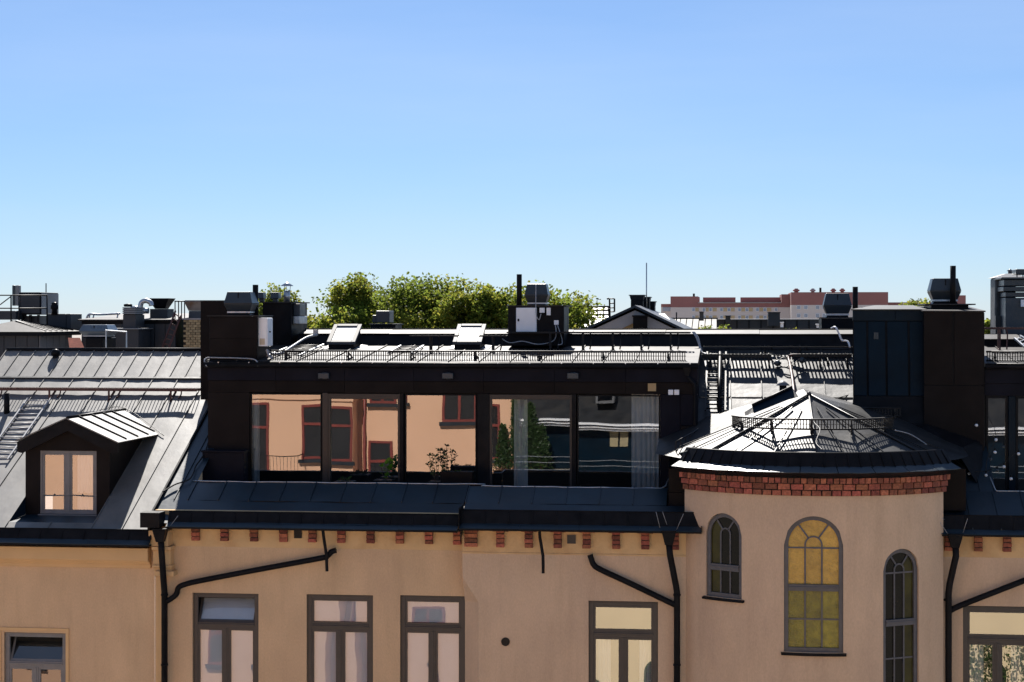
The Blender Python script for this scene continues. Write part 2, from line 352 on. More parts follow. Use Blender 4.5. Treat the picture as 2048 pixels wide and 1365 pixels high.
# --- windows of the plastered walls
def low_window(px0, px1, pytop, Y, tilt=False, blind=True, parts=None):
    x0, x1 = XA(px0,Y), XA(px1,Y); zt = ZA((px0+px1)/2, pytop, Y); zb = zt-2.15
    return x0, x1, zb, zt
wins = {}
for nm, a, b_, t_, Y in (('w1',385,517,1187,YA),('w2',613,746,1190,YA),('w3',800,930,1192,YA),('w4',1177,1316,1203,YB),('w5',1926,2066,1213,YA)):
    wins[nm] = low_window(a, b_, t_, Y)
xch0 = XA(930,YA); xch1 = XA(957,YB)
zch = ZA(940,1155,YB); zch2 = ZA(957,1205,YB)
H = lambda k: wins[k]
zst = {'A': ZA(600,1097,YA), 'B': ZA(1100,1107,YB), 'C': ZA(2000,1116,YA)}
house.part('wall', wall_holes(xL, xch0+.3, 0, zst['A'], YA, [H('w1'),H('w2'),H('w3')]), M['stucco'])
# protruding bay: chamfered lower corner that steps out to a square one
wb = wall_holes(xch1, xB1, 0, zst['B'], YB, [H('w4')])
wb.quad((xJ,YB,zch),(xch1,YB,zch2),(xch1,YB,zst['B']),(xJ,YB,zst['B']))
wb.quad((xch0,YA,0),(xch1,YB,0),(xch1,YB,zch2),(xch0,YA,zch2-.05))
wb.add([(xch0,YA,zch2-.05),(xch1,YB,zch2),(xJ,YB,zch)], [(0,1,2)])
wb.quad((xJ,YA+.01,zch),(xJ,YB,zch),(xJ,YB,zst['B']),(xJ,YA+.01,zst['B']))
wb.quad((xJ,YA+.01,zch),(xch0,YA,zch2-.05),(xJ,YB,zch),(xJ,YB,zch))
house.part('wall', wb, M['stucco2'])
house.part('wall', wall_holes(xC0-.3, xC1, 0, zst['C'], YA, [H('w5')]), M['stucco2'])
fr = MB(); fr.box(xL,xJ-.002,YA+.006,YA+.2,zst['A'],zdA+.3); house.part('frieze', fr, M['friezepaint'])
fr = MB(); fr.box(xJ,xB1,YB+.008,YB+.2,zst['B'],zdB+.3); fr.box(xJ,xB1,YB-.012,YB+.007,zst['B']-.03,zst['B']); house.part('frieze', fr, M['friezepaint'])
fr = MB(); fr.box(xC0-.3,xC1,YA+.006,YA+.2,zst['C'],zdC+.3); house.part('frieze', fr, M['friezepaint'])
def build_window(t, w, Y, fm, tilt=False, blind=True, refl=None, split=True, room=True):
    x0, x1, z0, z1 = w; yf = Y+.06; tr = z1-(z1-z0)*.325
    f = MB(); ring(f, x0+.003, x1-.003, z0+.003, z1-.003, yf, yf+.08, .10)
    f.box(x0+.10, x1-.10, yf+.004, yf+.085, tr-.07, tr+.06)
    f.box(x0+.10, x1-.10, yf-.02, yf+.01, tr-.005, tr+.028)
    xm = (x0+x1)/2; f.box(xm-.055, xm+.055, yf+.002, yf+.082, z0+.10, tr-.07)
    f.box(xm-.018, xm+.018, yf-.012, yf+.004, z0+.10, tr-.07)
    f.box(x0+.02, x1-.02, yf-.014, yf+.002, z1-.045, z1-.012)
    W_ = t.part('window', f, fm, bevel=.006)
    p0, p1 = x0+.10, x1-.10; s = .045
    for (a, c, d, e, k) in ((p0, xm-.055, z0+.10, tr-.07, 0), (xm+.055, p1, z0+.10, tr-.07, 0), (p0, p1, tr+.06, z1-.10, 1)):
        sh = MB(); gl = MB()
        if k and tilt:      # hopper opened inwards at its top
            yo = .30; B0 = yf+.03
            def q(x, z, dy):
                u = (z-d)/(e-d); return (x, B0+dy+u*yo, d+(z-d)*.97)
            for (xa, xb, za, zb) in ((a,a+s,d,e),(c-s,c,d,e),(a+s,c-s,e-s,e),(a+s,c-s,d,d+s)):
                sh.hexa([q(xa,za,0),q(xb,za,0),q(xb,za,.04),q(xa,za,.04)], [q(xa,zb,0),q(xb,zb,0),q(xb,zb,.04),q(xa,zb,.04)])
            gl.quad(q(a+s,d+s,.02), q(c-s,d+s,.02), q(c-s,e-s,.02), q(a+s,e-s,.02))
        else:
            ring(sh, a, c, d, e, yf+.015, yf+.07, s); ta, tb = random.uniform(-.004,.004), random.uniform(-.004,.004); gl.quad((a+s,yf+.035-ta-tb,d+s),(c-s,yf+.035+ta-tb,d+s),(c-s,yf+.035+ta+tb,e-s),(a+s,yf+.035-ta+tb,e-s))
        t.part('sash', sh, fm, W_); t.part('pane', gl, refl or M['glasswin'], W_)
        if blind and not (k and tilt == 2):
            bl = MB(); yb = yf+.09+(.32 if (k and tilt) else 0); zz = e-.05
            bl.box(a+s*.6, c-s*.6, yb-.012, yb+.012, e-.055, e-.028)
            while zz > d+.05:
                u = (zz-d)/(e-d); yq = yb if not (k and tilt) else yf+.11+u*.30
                bl.quad((a+s*.7,yq-.004,zz-.0095),(c-s*.7,yq-.004,zz-.0095),(c-s*.7,yq+.004,zz+.0095),(a+s*.7,yq+.004,zz+.0095)); zz -= .0215
            t.part('blind', bl, M['blind'], W_, kind='stuff')
    rm = MB(); yb = yf+.75; 
    rm.quad((x0-.3,yb,z0-.3),(x1+.3,yb,z0-.3),(x1+.3,yb,z1+.3),(x0-.3,yb,z1+.3))
    rm.quad((x0-.3,yf+.14,z0-.3),(x0-.3,yb,z0-.3),(x0-.3,yb,z1+.3),(x0-.3,yf+.14,z1+.3))
    rm.quad((x1+.3,yf+.14,z0-.3),(x1+.3,yb,z0-.3),(x1+.3,yb,z1+.3),(x1+.3,yf+.14,z1+.3))
    rm.quad((x0-.3,yf+.14,z1+.3),(x1+.3,yf+.14,z1+.3),(x1+.3,yb,z1+.3),(x0-.3,yb,z1+.3))
    rm.quad((x0-.3,yf+.14,z0-.3),(x1+.3,yf+.14,z0-.3),(x1+.3,yb,z0-.3),(x0-.3,yb,z0-.3))
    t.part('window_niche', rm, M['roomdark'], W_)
    return W_
build_window(house, H('w1'), YA, M['frame'], tilt=True)
build_window(house, H('w2'), YA, M['frame'])
build_window(house, H('w3'), YA, M['frame'])
for k, Y in (('w4', YB), ('w5', YA)):
    w_ = build_window(house, H(k), Y, M['frame'], blind=False, refl=M['glass'])
    x0, x1, z0, z1 = H(k); cu = MB()
    for a, c in ((x0+.12, x0+.45), (x1-.40, x1-.12)):
        n = 14; vs = []
        for i in range(n+1):
            xx = a+(c-a)*i/n; yy = Y+.30+.03*math.sin(i*1.7); vs += [(xx,yy,z0+.1),(xx,yy,z1-.75)]
        cu.add(vs, [(2*i,2*i+2,2*i+3,2*i+1) for i in range(n)], True)
    house.part('curtain', cu, M['curtain'], w_)
# --- brick corbels under the eaves
def brick_mesh(w, d, h, r):
    b = MB(); j = lambda: r.uniform(-.004, .004)
    b.hexa([(-w/2+j(),-d,j()),(w/2+j(),-d+j(),j()),(w/2,0,0),(-w/2,0,0)], [(-w/2+j(),-d+j(),h+j()),(w/2+j(),-d,h+j()),(w/2,0,h),(-w/2,0,h)])
    me = b.mesh('brick'); me.materials.append(M['brick']); return me
R = random.Random(3)
cb = [brick_mesh(.165, .13, .078, R) for _ in range(4)]
cbw = [brick_mesh(.27, .13, .078, R) for _ in range(2)]
def corbel(px, Y, z0, n, wide=False):
    x = XA(px, Y-.1)
    for i in range(n):
        house.inst('brick', R.choice(cbw if wide else cb), (x+R.uniform(-.004,.004), Y+.02-.035*(n-1-i)*0, z0+i*.098))
    m_ = MB(); w = .25 if wide else .15; m_.box(x-w/2, x+w/2, Y-.09, Y+.02, z0+.008, z0+n*.098)
    house.part('corbel_mortar', m_, M['mortar'])
for px in (390,448,507,566,624,682,740,799,857,914): corbel(px, YA, ZA(600,1085,YA-.1), 3)
for px in (941,1000,1057,1115,1173,1232,1290,1350): corbel(px, YB, ZA(1000,1095,YB-.1), 4, px == 941)
for px in (1898,1957,2015): corbel(px, YA, ZA(2000,1104,YA-.1), 4)
# low brick arches between the bay's corbels
am = [brick_mesh(.085, .06, .055, R) for _ in range(3)]
px_b = (941,1000,1057,1115,1173,1232,1290,1350)
for a, c in zip(px_b[:-1], px_b[1:]):
    xa, xc = XA(a,YB-.1)+.085, XA(c,YB-.1)-.085; zt = zdB-.055
    for i in range(6):
        u = (i+.5)/6; house.inst('brick', R.choice(am), (xa+(xc-xa)*u, YB+.02, zt-.075*abs(2*u-1)**2.2))
# small wall grilles, bracket stubs, round vent
def grille(px, py, Y, w, h, m):
    x, _, z = PT(px, py, Y); b = MB(); ring(b, x-w/2, x+w/2, z-h/2, z+h/2, Y-.02, Y+.02, .018)
    b.box(x-w/2+.018, x+w/2-.018, Y+.002, Y+.02, z-h/2+.018, z+h/2-.018)
    n = int((h-.036)/.026)
    for i in range(n): b.box(x-w/2+.018, x+w/2-.018, Y-.012, Y-.002, z-h/2+.022+i*.026, z-h/2+.034+i*.026)
    return b
single('wall_vent', 'dark square vent grille between brick corbels above the tilted-open window', 'vent', grille(596,1069,YA,.17,.17,M['frame']), M['iron'], 'small wall vents')
single('wall_vent', 'small brown vent grille between brick corbels on the projecting bay', 'vent', grille(1143,1079,YB,.18,.18,M['frame']), M['frame'], 'small wall vents')
b = MB(); x,_,z = PT(1011,1284,YB); n=20
b.add([(x+.085*math.cos(2*math.pi*i/n), YB-.03, z+.085*math.sin(2*math.pi*i/n)) for i in range(n)]+[(x+.095*math.cos(2*math.pi*i/n), YB+.01, z+.095*math.sin(2*math.pi*i/n)) for i in range(n)], [list(range(n))]+[(i,n+i,n+(i+1)%n,(i+1)%n) for i in range(n)])
for i in range(5): b.box(x-.07, x+.07, YB-.042, YB-.028, z-.06+i*.028, z-.05+i*.028)
single('round_vent', 'round black vent cap on the bare plaster of the bay', 'vent', b, M['iron'])
for px, Y in ((396,YA),(490,YA),(640,YA),(790,YA),(1068,YB),(1220,YB),(2046,YA)):
    pass
# --- eave: sheet apron, upright gutter board, flange
def eave(t, x0, x1, yd, zd, h_plate, wall_y, step=.49):
    n = max(1, round((x1-x0)/1.3)); w = (x1-x0)/n
    yp = yd+.165; zp = zd+MS*.165
    for i in range(n):
        b = MB(); j = random.uniform(-.004,.004)
        b.slab((x0+i*w+.002,yd,zd+j),(x0+(i+1)*w-.002,yd,zd+j+random.uniform(-.004,.004)),(x0+(i+1)*w-.002,yp+.03,zp+.014),(x0+i*w+.002,yp+.03,zp+.014), .012)
        t.part('eave_flange', b, M['roof2'])
    so_ = MB(); so_.box(x0, x1, yd+.02, wall_y+.25, zd-.05, zd-.018); t.part('soffit', so_, M['black'])
    p = MB(); p.hexa([(x0,yp,zp),(x1,yp,zp),(x1,yp+.02,zp),(x0,yp+.02,zp)], [(x0,yp+.11,zp+h_plate),(x1,yp+.11,zp+h_plate),(x1,yp+.135,zp+h_plate),(x0,yp+.135,zp+h_plate)])
    k = max(1, round((x1-x0)/step))
    for i in range(k+1):
        x = x0+.02+(x1-x0-.04)*i/k
        p.hexa([(x-.012,yp-.018,zp+.01),(x+.012,yp-.018,zp+.01),(x+.012,yp+.0,zp+.01),(x-.012,yp+.0,zp+.01)], [(x-.012,yp+.092,zp+h_plate-.01),(x+.012,yp+.092,zp+h_plate-.01),(x+.012,yp+.11,zp+h_plate-.01),(x-.012,yp+.11,zp+h_plate-.01)])
    p.tube([(x0,yp+.115,zp+h_plate+.006),(x1,yp+.115,zp+h_plate+.006)], .014, 6)
    t.part('gutter_board', p, M['black'])
    return yp, zp
xAl, xAr = XA(332,YA-.4), XA(914,YA-.45)
xBl, xBr = XA(918,YB-.45), XA(1402,YB-.45)
eave(house, xAl, xAr, YA-.45, zdA, .215, YA)
eave(house, xBl, xBr, YB-.45, zdB, .27, YB)
b = MB(); b.box(xBl-.012,xBl,YB-.44,YA-.2,zdB-.05,zdB+.42); b.box(xBr,xBr+.012,YB-.44,YA-.2,zdB-.05,zdB+.10); house.part('eave_end_cap', b, M['black'])
# roof plane of the main roof (A) and the bay (B)
zroof = lambda y: zdA+MS*(y-(YA-.45))
zroofB = lambda y: zdB+MS*(y-(YB-.45))
yp_ = YON(600,966,zdA,YA-.45,MS); yfold = YON(600,1004,zdA,YA-.45,MS)
ypB = YON(1100,975,zdB,YB-.45,MS); yfB = YON(1100,1009,zdB,YB-.45,MS)
xpl = XA(416,YG)                                       # penthouse left corner
xr0 = XA(297,YA-.3)
# strip of main roof left of the penthouse, running up to the ridge
YR = 7.3
panels(house, xr0, xpl+.15, .36, yfold, YR, zroof(yfold)+.004, MS, M['roof2'], bump=.005)
panels(house, xpl+.15, xAr, .68, yfold, yp_, zroof(yfold)+.004, MS, M['roof2'], bump=.008)
panels(house, xr0, xAr, 1.9, YA-.32, yfold, zroof(YA-.32), MS, M['roof2'], rib=0, bump=.010, name='eave_panel')
panels(house, xBl, XA(1335,ypB), .70, yfB, ypB, zroofB(yfB)+.004, MS, M['roof2'], bump=.008)
panels(house, xBl, XA(1400,YB-.3), 1.5, YB-.32, yfB, zroofB(YB-.32), MS, M['roof2'], rib=0, bump=.008, name='eave_panel')
b = MB(); b.quad((xBl,YB-.3,zroofB(YB-.3)-.005),(xBl,ypB,zroofB(ypB)),(xBl,ypB,zroof(ypB)-.1),(xBl,YB-.3,zroof(YB-.3)-.1)); house.part('roof_step', b, M['roof2'])
# parapet lips and terrace
def wob(p0, p1, amp, n=40, seed=1):
    r = random.Random(seed); A, B = Vector(p0), Vector(p1); ph = r.uniform(0,6)
    return [A.lerp(B, i/n)+Vector((0,0,amp*(math.sin(i*.5+ph)+.6*math.sin(i*1.17+ph*2)))) for i in range(n+1)]
zpA, zpB = zroof(yp_), zroofB(ypB); xq = XA(970,yp_); xqe = XA(1322,ypB)
lip = MB(); lip.tube(wob((XA(386,yp_),yp_,zpA+.01),(xq,yp_,zpA+.012),.004), .014, 6)
lip.tube([(xq,yp_,zpA+.012),(xq+.02,ypB,zpB+.012)], .014, 6)
lip.tube(wob((xq+.02,ypB,zpB+.012),(xqe,ypB,zpB+.0),.004)+[Vector((xqe+.1,ypB+.05,zpB+.05)),Vector((xqe+.16,ypB+.12,zpB+.2))], .014, 6)
house.part('parapet_edge', lip, M['galv'])
zter = zpA-.42
b = MB(); b.box(xpl-.1, xq+.02, yp_+.02, yp_+.05, zter, zpA); b.box(xq, XA(1400,YG), ypB+.09, ypB+.12, zter, zpB-.03); house.part('parapet_inner_face', b, M['black'])
b = MB(); b.box(xpl-.1, XA(1400,YG), yp_+.05, YG+.2, zter-.06, zter); house.part('terrace_floor', b, M['terrace'])
# --- penthouse
xpr = XA(1395,YG); zpt = ZA(900,731,YG-.2)
pz = lambda py, px=900: ZA(px, py, YG)
zf0, zf1, zgt = pz(787), pz(763), pz(738)
nfp = 7
for i in range(nfp):
    xa, xb = xpl+(xpr-xpl)*i/nfp+.002, xpl+(xpr-xpl)*(i+1)/nfp-.002; dj = random.uniform(-.003,.003)
    b = MB(); b.box(xa, xb, YG-.03+dj, YG+.25, zf1, zgt+.05); house.part('fascia', b, M['fascia'], bevel=.005)
    b = MB(); b.box(xa+(.01 if i == 0 else 0), xb-(.01 if i == nfp-1 else 0), YG+dj, YG+.25, zf0, zf1-.003); house.part('fascia', b, M['brown'], bevel=.005)
xP = lambda p: XA(p, YG)
wl_ = MB()
wl_.box(xpl, xpl+.06, YG+.252, 6.6, zter, zgt); wl_.box(xpr-.06, xpr, YG+.252, 6.6, zter-.6, zgt)
house.part('side_wall', wl_, M['fascia'])
b = MB(); b.box(xP(416), xP(499), YG-.01, YG+.24, zter, zf0-.003); house.part('cladding_panel', b, M['brown'], bevel=.005)
b = MB(); b.box(xP(415), xP(497), YG-.42, YG-.012, zter, pz(907)); b.box(xP(413), xP(499), YG-.45, YG-.012, pz(907)+.002, pz(903)); house.part('terrace_locker', b, M['fascia'], bevel=.006)
b = MB(); b.box(xP(1321), xP(1360), YG-.01, YG+.24, zter-.5, zf0-.003); house.part('cladding_panel', b, M['fascia'], bevel=.005)
b = MB(); b.box(xP(1360)+.008, xP(1395), YG-.012, YG+.24, pz(848), zf0-.003); house.part('cladding_panel', b, M['fascia'], bevel=.005)
b = MB(); b.box(xP(1360)+.008, xP(1395), YG-.012, YG+.24, zter-.5, pz(848)-.008); house.part('cladding_panel', b, M['brown'], bevel=.005)
zgb = zter+.04
for (a, c, top, fm, fw) in ((500,643,789,'black',.03),(658,798,789,'bronze',.12),(809,953,789,'black',.03),(981,1142,789,'bronze',.11),(1154,1320,789,'black',.03)):
    f = MB(); x0, x1 = xP(a), xP(c); zt = pz(top); d = 0 if fw < .05 else .025
    ex = 0 if fw < .05 else .02
    f.box(x0-ex, x0+.03, YG-d+.02, YG+.12, zgb, zt); f.box(x1-.03, x1+ex, YG-d+.02, YG+.12, zgb, zt)
    f.box(x0+.03, x1-.03, YG-d+.02, YG+.12, zt-fw, zt); f.box(x0+.03, x1-.03, YG-d+.02, YG+.12, zgb, zgb+.08)
    F = house.part('glazed_wall' if fw < .05 else 'sliding_door', f, M[fm], bevel=.004)
    ta, tb = random.uniform(-.006,.006), random.uniform(-.004,.004); q = MB(); q.quad((x0+.03,YG+.06-ta-tb,zgb+.08),(x1-.03,YG+.06+ta-tb,zgb+.08),(x1-.03,YG+.06+ta+tb,zt-fw),(x0+.03,YG+.06-ta+tb,zt-fw)); house.part('pane', q, M['glass'], F)
for a, c in ((643,658),(798,809),(953,981),(1142,1154)):
    b = MB(); b.box(xP(a)+.021, xP(c)-.021, YG-.015, YG+.2, zter, zf0-.004); house.part('post', b, M['bronze' if c < 700 else 'black'], bevel=.005)
# gutter of the penthouse roof
gu = MB(); pts = []
zg = ZA(900,727,YG-.16)
gu.tube([(xpl-.05,YG-.13,zg-.05),(xpr+.02,YG-.13,zg-.05)], .065, 10)
gu.tube([(xpl-.05,YG-.195,zg),(xpr+.02,YG-.195,zg)], .011, 6)
G_ = house.part('roof_gutter', gu, M['black'])
gc = MB()
for i in range(16):
    x = xpl+.3+i*.72
    if x < xpr: gc.box(x-.012, x+.012, YG-.205, YG-.1, zg-.006, zg+.016)
house.part('gutter_clip', gc, M['galv'], G_, kind='stuff')
# low roof over the penthouse
FS = .084; yf0 = YG-.10; zfl = zg+.025
zflat = lambda y: zfl+FS*(y-yf0)
YU = 6.25
xfl = XA(530,YG)
panels(house, xpl, xpr+.01, .69, yf0, YU+.1, zfl, FS, M['flat'], bump=.004)
def wallplate(px): single
for (px, py, w, h, lab, m) in ((1304,775,.18,.17,None,'greytrim'),):
    single('wall_vent', 'pale square vent grille above the right-hand pane of the glazed roof storey', 'vent', grille(px,py,YG-.02,w,h,m), M['cream'], 'small wall vents')
for px, lab in ((1341.5,'left one of two small white wall boxes beside the downpipe of the roof storey'),(1353.5,'right one of two small white wall boxes beside the downpipe of the roof storey')):
    x,_,z = PT(px,785,YG-.03); b = MB(); b.box(x-.055,x+.055,YG-.075,YG-.012,z-.058,z+.058)
    single('wall_box', lab, 'junction box', b, M['white'], 'white wall boxes', bevel=.008)
for px, lab in ((648,'above the left sliding door'),(896,'above the third pane'),(1146,'over the right sliding door')):
    x,_,z = PT(px,752,YG-.1); b = MB(); b.box(x-.125,x+.125,YG-.17,YG-.032,z-.065,z+.065); b.box(x-.06,x+.06,YG-.06,YG-.03,z-.08,z+.08)
    single('wall_lamp', 'small dark box wall lamp on the black fascia '+lab, 'wall lamp', b, M['fanblue'], 'wall lamps on the fascia', bevel=.01)
# interior of the roof storey
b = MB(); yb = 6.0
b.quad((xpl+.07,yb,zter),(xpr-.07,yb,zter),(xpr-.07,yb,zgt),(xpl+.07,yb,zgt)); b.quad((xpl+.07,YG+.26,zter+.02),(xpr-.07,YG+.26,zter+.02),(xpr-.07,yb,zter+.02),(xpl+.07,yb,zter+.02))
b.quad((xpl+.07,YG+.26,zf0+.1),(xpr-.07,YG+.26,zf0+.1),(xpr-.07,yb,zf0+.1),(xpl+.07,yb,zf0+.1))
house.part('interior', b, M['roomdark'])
def curtain(px0, px1, Y, z0, z1, amp=.035, per=.11):
    b = MB(); x0, x1 = XA(px0,Y), XA(px1,Y); n = max(8, int((x1-x0)/.018)); vs = []
    for i in range(n+1):
        x = x0+(x1-x0)*i/n; y = Y+amp*math.sin((x-x0)/per*6.28+.5*math.sin(i*.3)); vs += [(x,y,z0),(x+.01*math.sin(i),y,z1)]
    return b.add(vs, [(2*i,2*i+2,2*i+3,2*i+1) for i in range(n)], True)
single('curtain', 'pleated pale curtain drawn aside behind the right-hand pane', 'curtain', curtain(1263,1326,YG+.32,zter+.05,zf0), M['curtain'], 'curtains of the roof storey')
single('curtain', 'narrow pale curtain hanging behind the right sliding door', 'curtain', curtain(1028,1056,YG+.36,zter+.05,zf0-.05), M['curtain'], 'curtains of the roof storey')
single('curtain', 'narrow pale curtain at the left edge of the leftmost pane', 'curtain', curtain(503,520,YG+.36,zter+.05,zf0-.05), M['curtain'], 'curtains of the roof storey')
# --- ridge upstand, coping
zc = ZA(1000,668,YU); zu = zroof(YU)
xru, xrr = XA(592,YU), XA(1712,YU)
xpe = XA(1397,YU)
def lean(xa, xb, z0): return MB().hexa([(xa,YU,z0),(xb,YU,z0),(xb,YU+.5,z0),(xa,YU+.5,z0)], [(xa,YU+.30,zc-.006),(xb,YU+.30,zc-.006),(xb,YU+.5,zc-.006),(xa,YU+.5,zc-.006)])
house.part('ridge_upstand', lean(xru, xpe, zflat(YU)-.03), M['black'])
house.part('ridge_upstand', lean(xpe+.001, xrr, ZA(1500,701,6.15)-.02), M['black'])
n = 6
for i in range(n):
    xa, xb = xru+(xrr-xru)*i/n, xru+(xrr-xru)*(i+1)/n
    b = MB(); b.slab((xa+.004,YU+.25,zc),(xb-.004,YU+.25,zc+.006),(xb-.004,YU+.95,zc+.10),(xa+.004,YU+.95,zc+.094), .02); house.part('ridge_coping', b, M['flat'])
b = MB(); b.box(xru, xrr, YU+.955, YU+1.1, zc-.3, zc+.125); house.part('ridge_cap', b, M['black'])
b = MB(); b.hexa([(xpl+.3,YU+1.1,zc-.5),(xrr+9,YU+1.1,zc-.5),(xrr+9,YU+9,zc-5),(xpl+.3,YU+9,zc-5)],[(xpl+.3,YU+1.1,zc),(xrr+9,YU+1.1,zc),(xrr+9,YU+9,zc-4),(xpl+.3,YU+9,zc-4)]); house.part('rear_roof', b, M['roof2'])
# --- main roof right of the penthouse (behind the tower)
x0, x1 = XA(1398,4.5), XA(1712,4.5)
ym0, ym1 = 1.2, 3.95
zm = lambda y: ZA(1500,701,6.15)+MS*(y-6.15)
panels(house, x0, x1, .70, ym1, YU+.02, zm(ym1)+.02, MS, M['roof'], bump=.007)
panels(house, x0, x1+.1, .68, ym0, ym1, zm(ym0)+.004, MS, M['roof'], bump=.009)
panels(house, XA(1335,1.0), x0, .6, ypB, YU, zroof(ypB)-.05, MS, M['roof2'], bump=.004)
# ================================================================ stair tower (parts of the main house)
def cyl(th, r): return (XT+r*math.sin(th), YC-r*math.cos(th))     # th = 0 faces the camera side
def tower_windows():
    out = []
    for (px0, px1, pt, pb) in ((1410,1482,1027,1196),(1568,1686,1033,1306),(1767,1840,1098,1392)):
        # find theta of window centre on the cylinder from its pixel centre
        pc = (px0+px1)/2; best = min((abs(1024+FPX*((lambda x,y:(x*CA+(y-CY)*SA)/(-x*SA+(y-CY)*CA))(*cyl(t/500,RT)))-pc), t/500) for t in range(-700,700))
        th = best[1]; x, y = cyl(th, RT); d = -x*SA+(y-CY)*CA
        zt = CZ-(pt-HOR)/FPX*d; zb = CZ-(pb-HOR)/FPX*d
        out.append((th, 1.17 if px0 == 1568 else .86, zb, zt))
    return out
TW = tower_windows()
ztop = ZA(1625,990,YC-RT)
def arch_z(w, zt, s): r = w/2; return zt-r+math.sqrt(max(0, r*r-s*s))
b = MB()
cuts = set(); tmin, tmax = -math.radians(50.5), math.radians(51)
for th, w, zb, zt in TW:
    for i in range(17): cuts.add(round(th+math.asin((-.5+i/16)*w/RT), 6))
k = tmin
while k < tmax:
    if not any(abs(k-th) < w/2/RT+.02 for th, w, _, _ in TW): cuts.add(round(k,6))
    k += math.radians(3)
cuts |= {round(tmin,6), round(tmax,6)}
cuts = sorted(cuts)
for th in (tmin, tmax):
    x, y = cyl(th, RT); b.quad((x,y,0),(x,.4,0),(x,.4,ztop),(x,y,ztop))
dep_w = .17
for a, c in zip(cuts[:-1], cuts[1:]):
    (xa,ya),(xc,yc) = cyl(a,RT), cyl(c,RT); mid = (a+c)/2; win = [q for q in TW if abs(mid-q[0]) < math.asin(q[1]/2/RT)]
    if not win: b.add([(xa,ya,0),(xc,yc,0),(xc,yc,ztop),(xa,ya,ztop)], [(0,1,2,3)], True); continue
    th, w, zb, zt = win[0]; za, zc_ = arch_z(w,zt,RT*math.sin(a-th)), arch_z(w,zt,RT*math.sin(c-th))
    b.add([(xa,ya,0),(xc,yc,0),(xc,yc,zb),(xa,ya,zb)], [(0,1,2,3)], True)
    b.add([(xa,ya,za),(xc,yc,zc_),(xc,yc,ztop),(xa,ya,ztop)], [(0,1,2,3)], True)
    nx, ny = -math.sin(th)*dep_w, math.cos(th)*dep_w
    b.quad((xa,ya,za),(xa+nx,ya+ny,za),(xc+nx,yc+ny,zc_),(xc,yc,zc_))
    b.quad((xa,ya,zb),(xc,yc,zb),(xc+nx,yc+ny,zb),(xa+nx,ya+ny,zb))
for th, w, zb, zt in TW:
    for s_ in (-1,1):
        t_ = th+s_*math.asin(w/2/RT); x, y = cyl(t_,RT); nx, ny = -math.sin(th)*dep_w, math.cos(th)*dep_w; zs = zt-w/2
        b.quad((x,y,zb),(x+nx,y+ny,zb),(x+nx,y+ny,zs),(x,y,zs))
house.part('tower_wall', b, M['stucco2'])
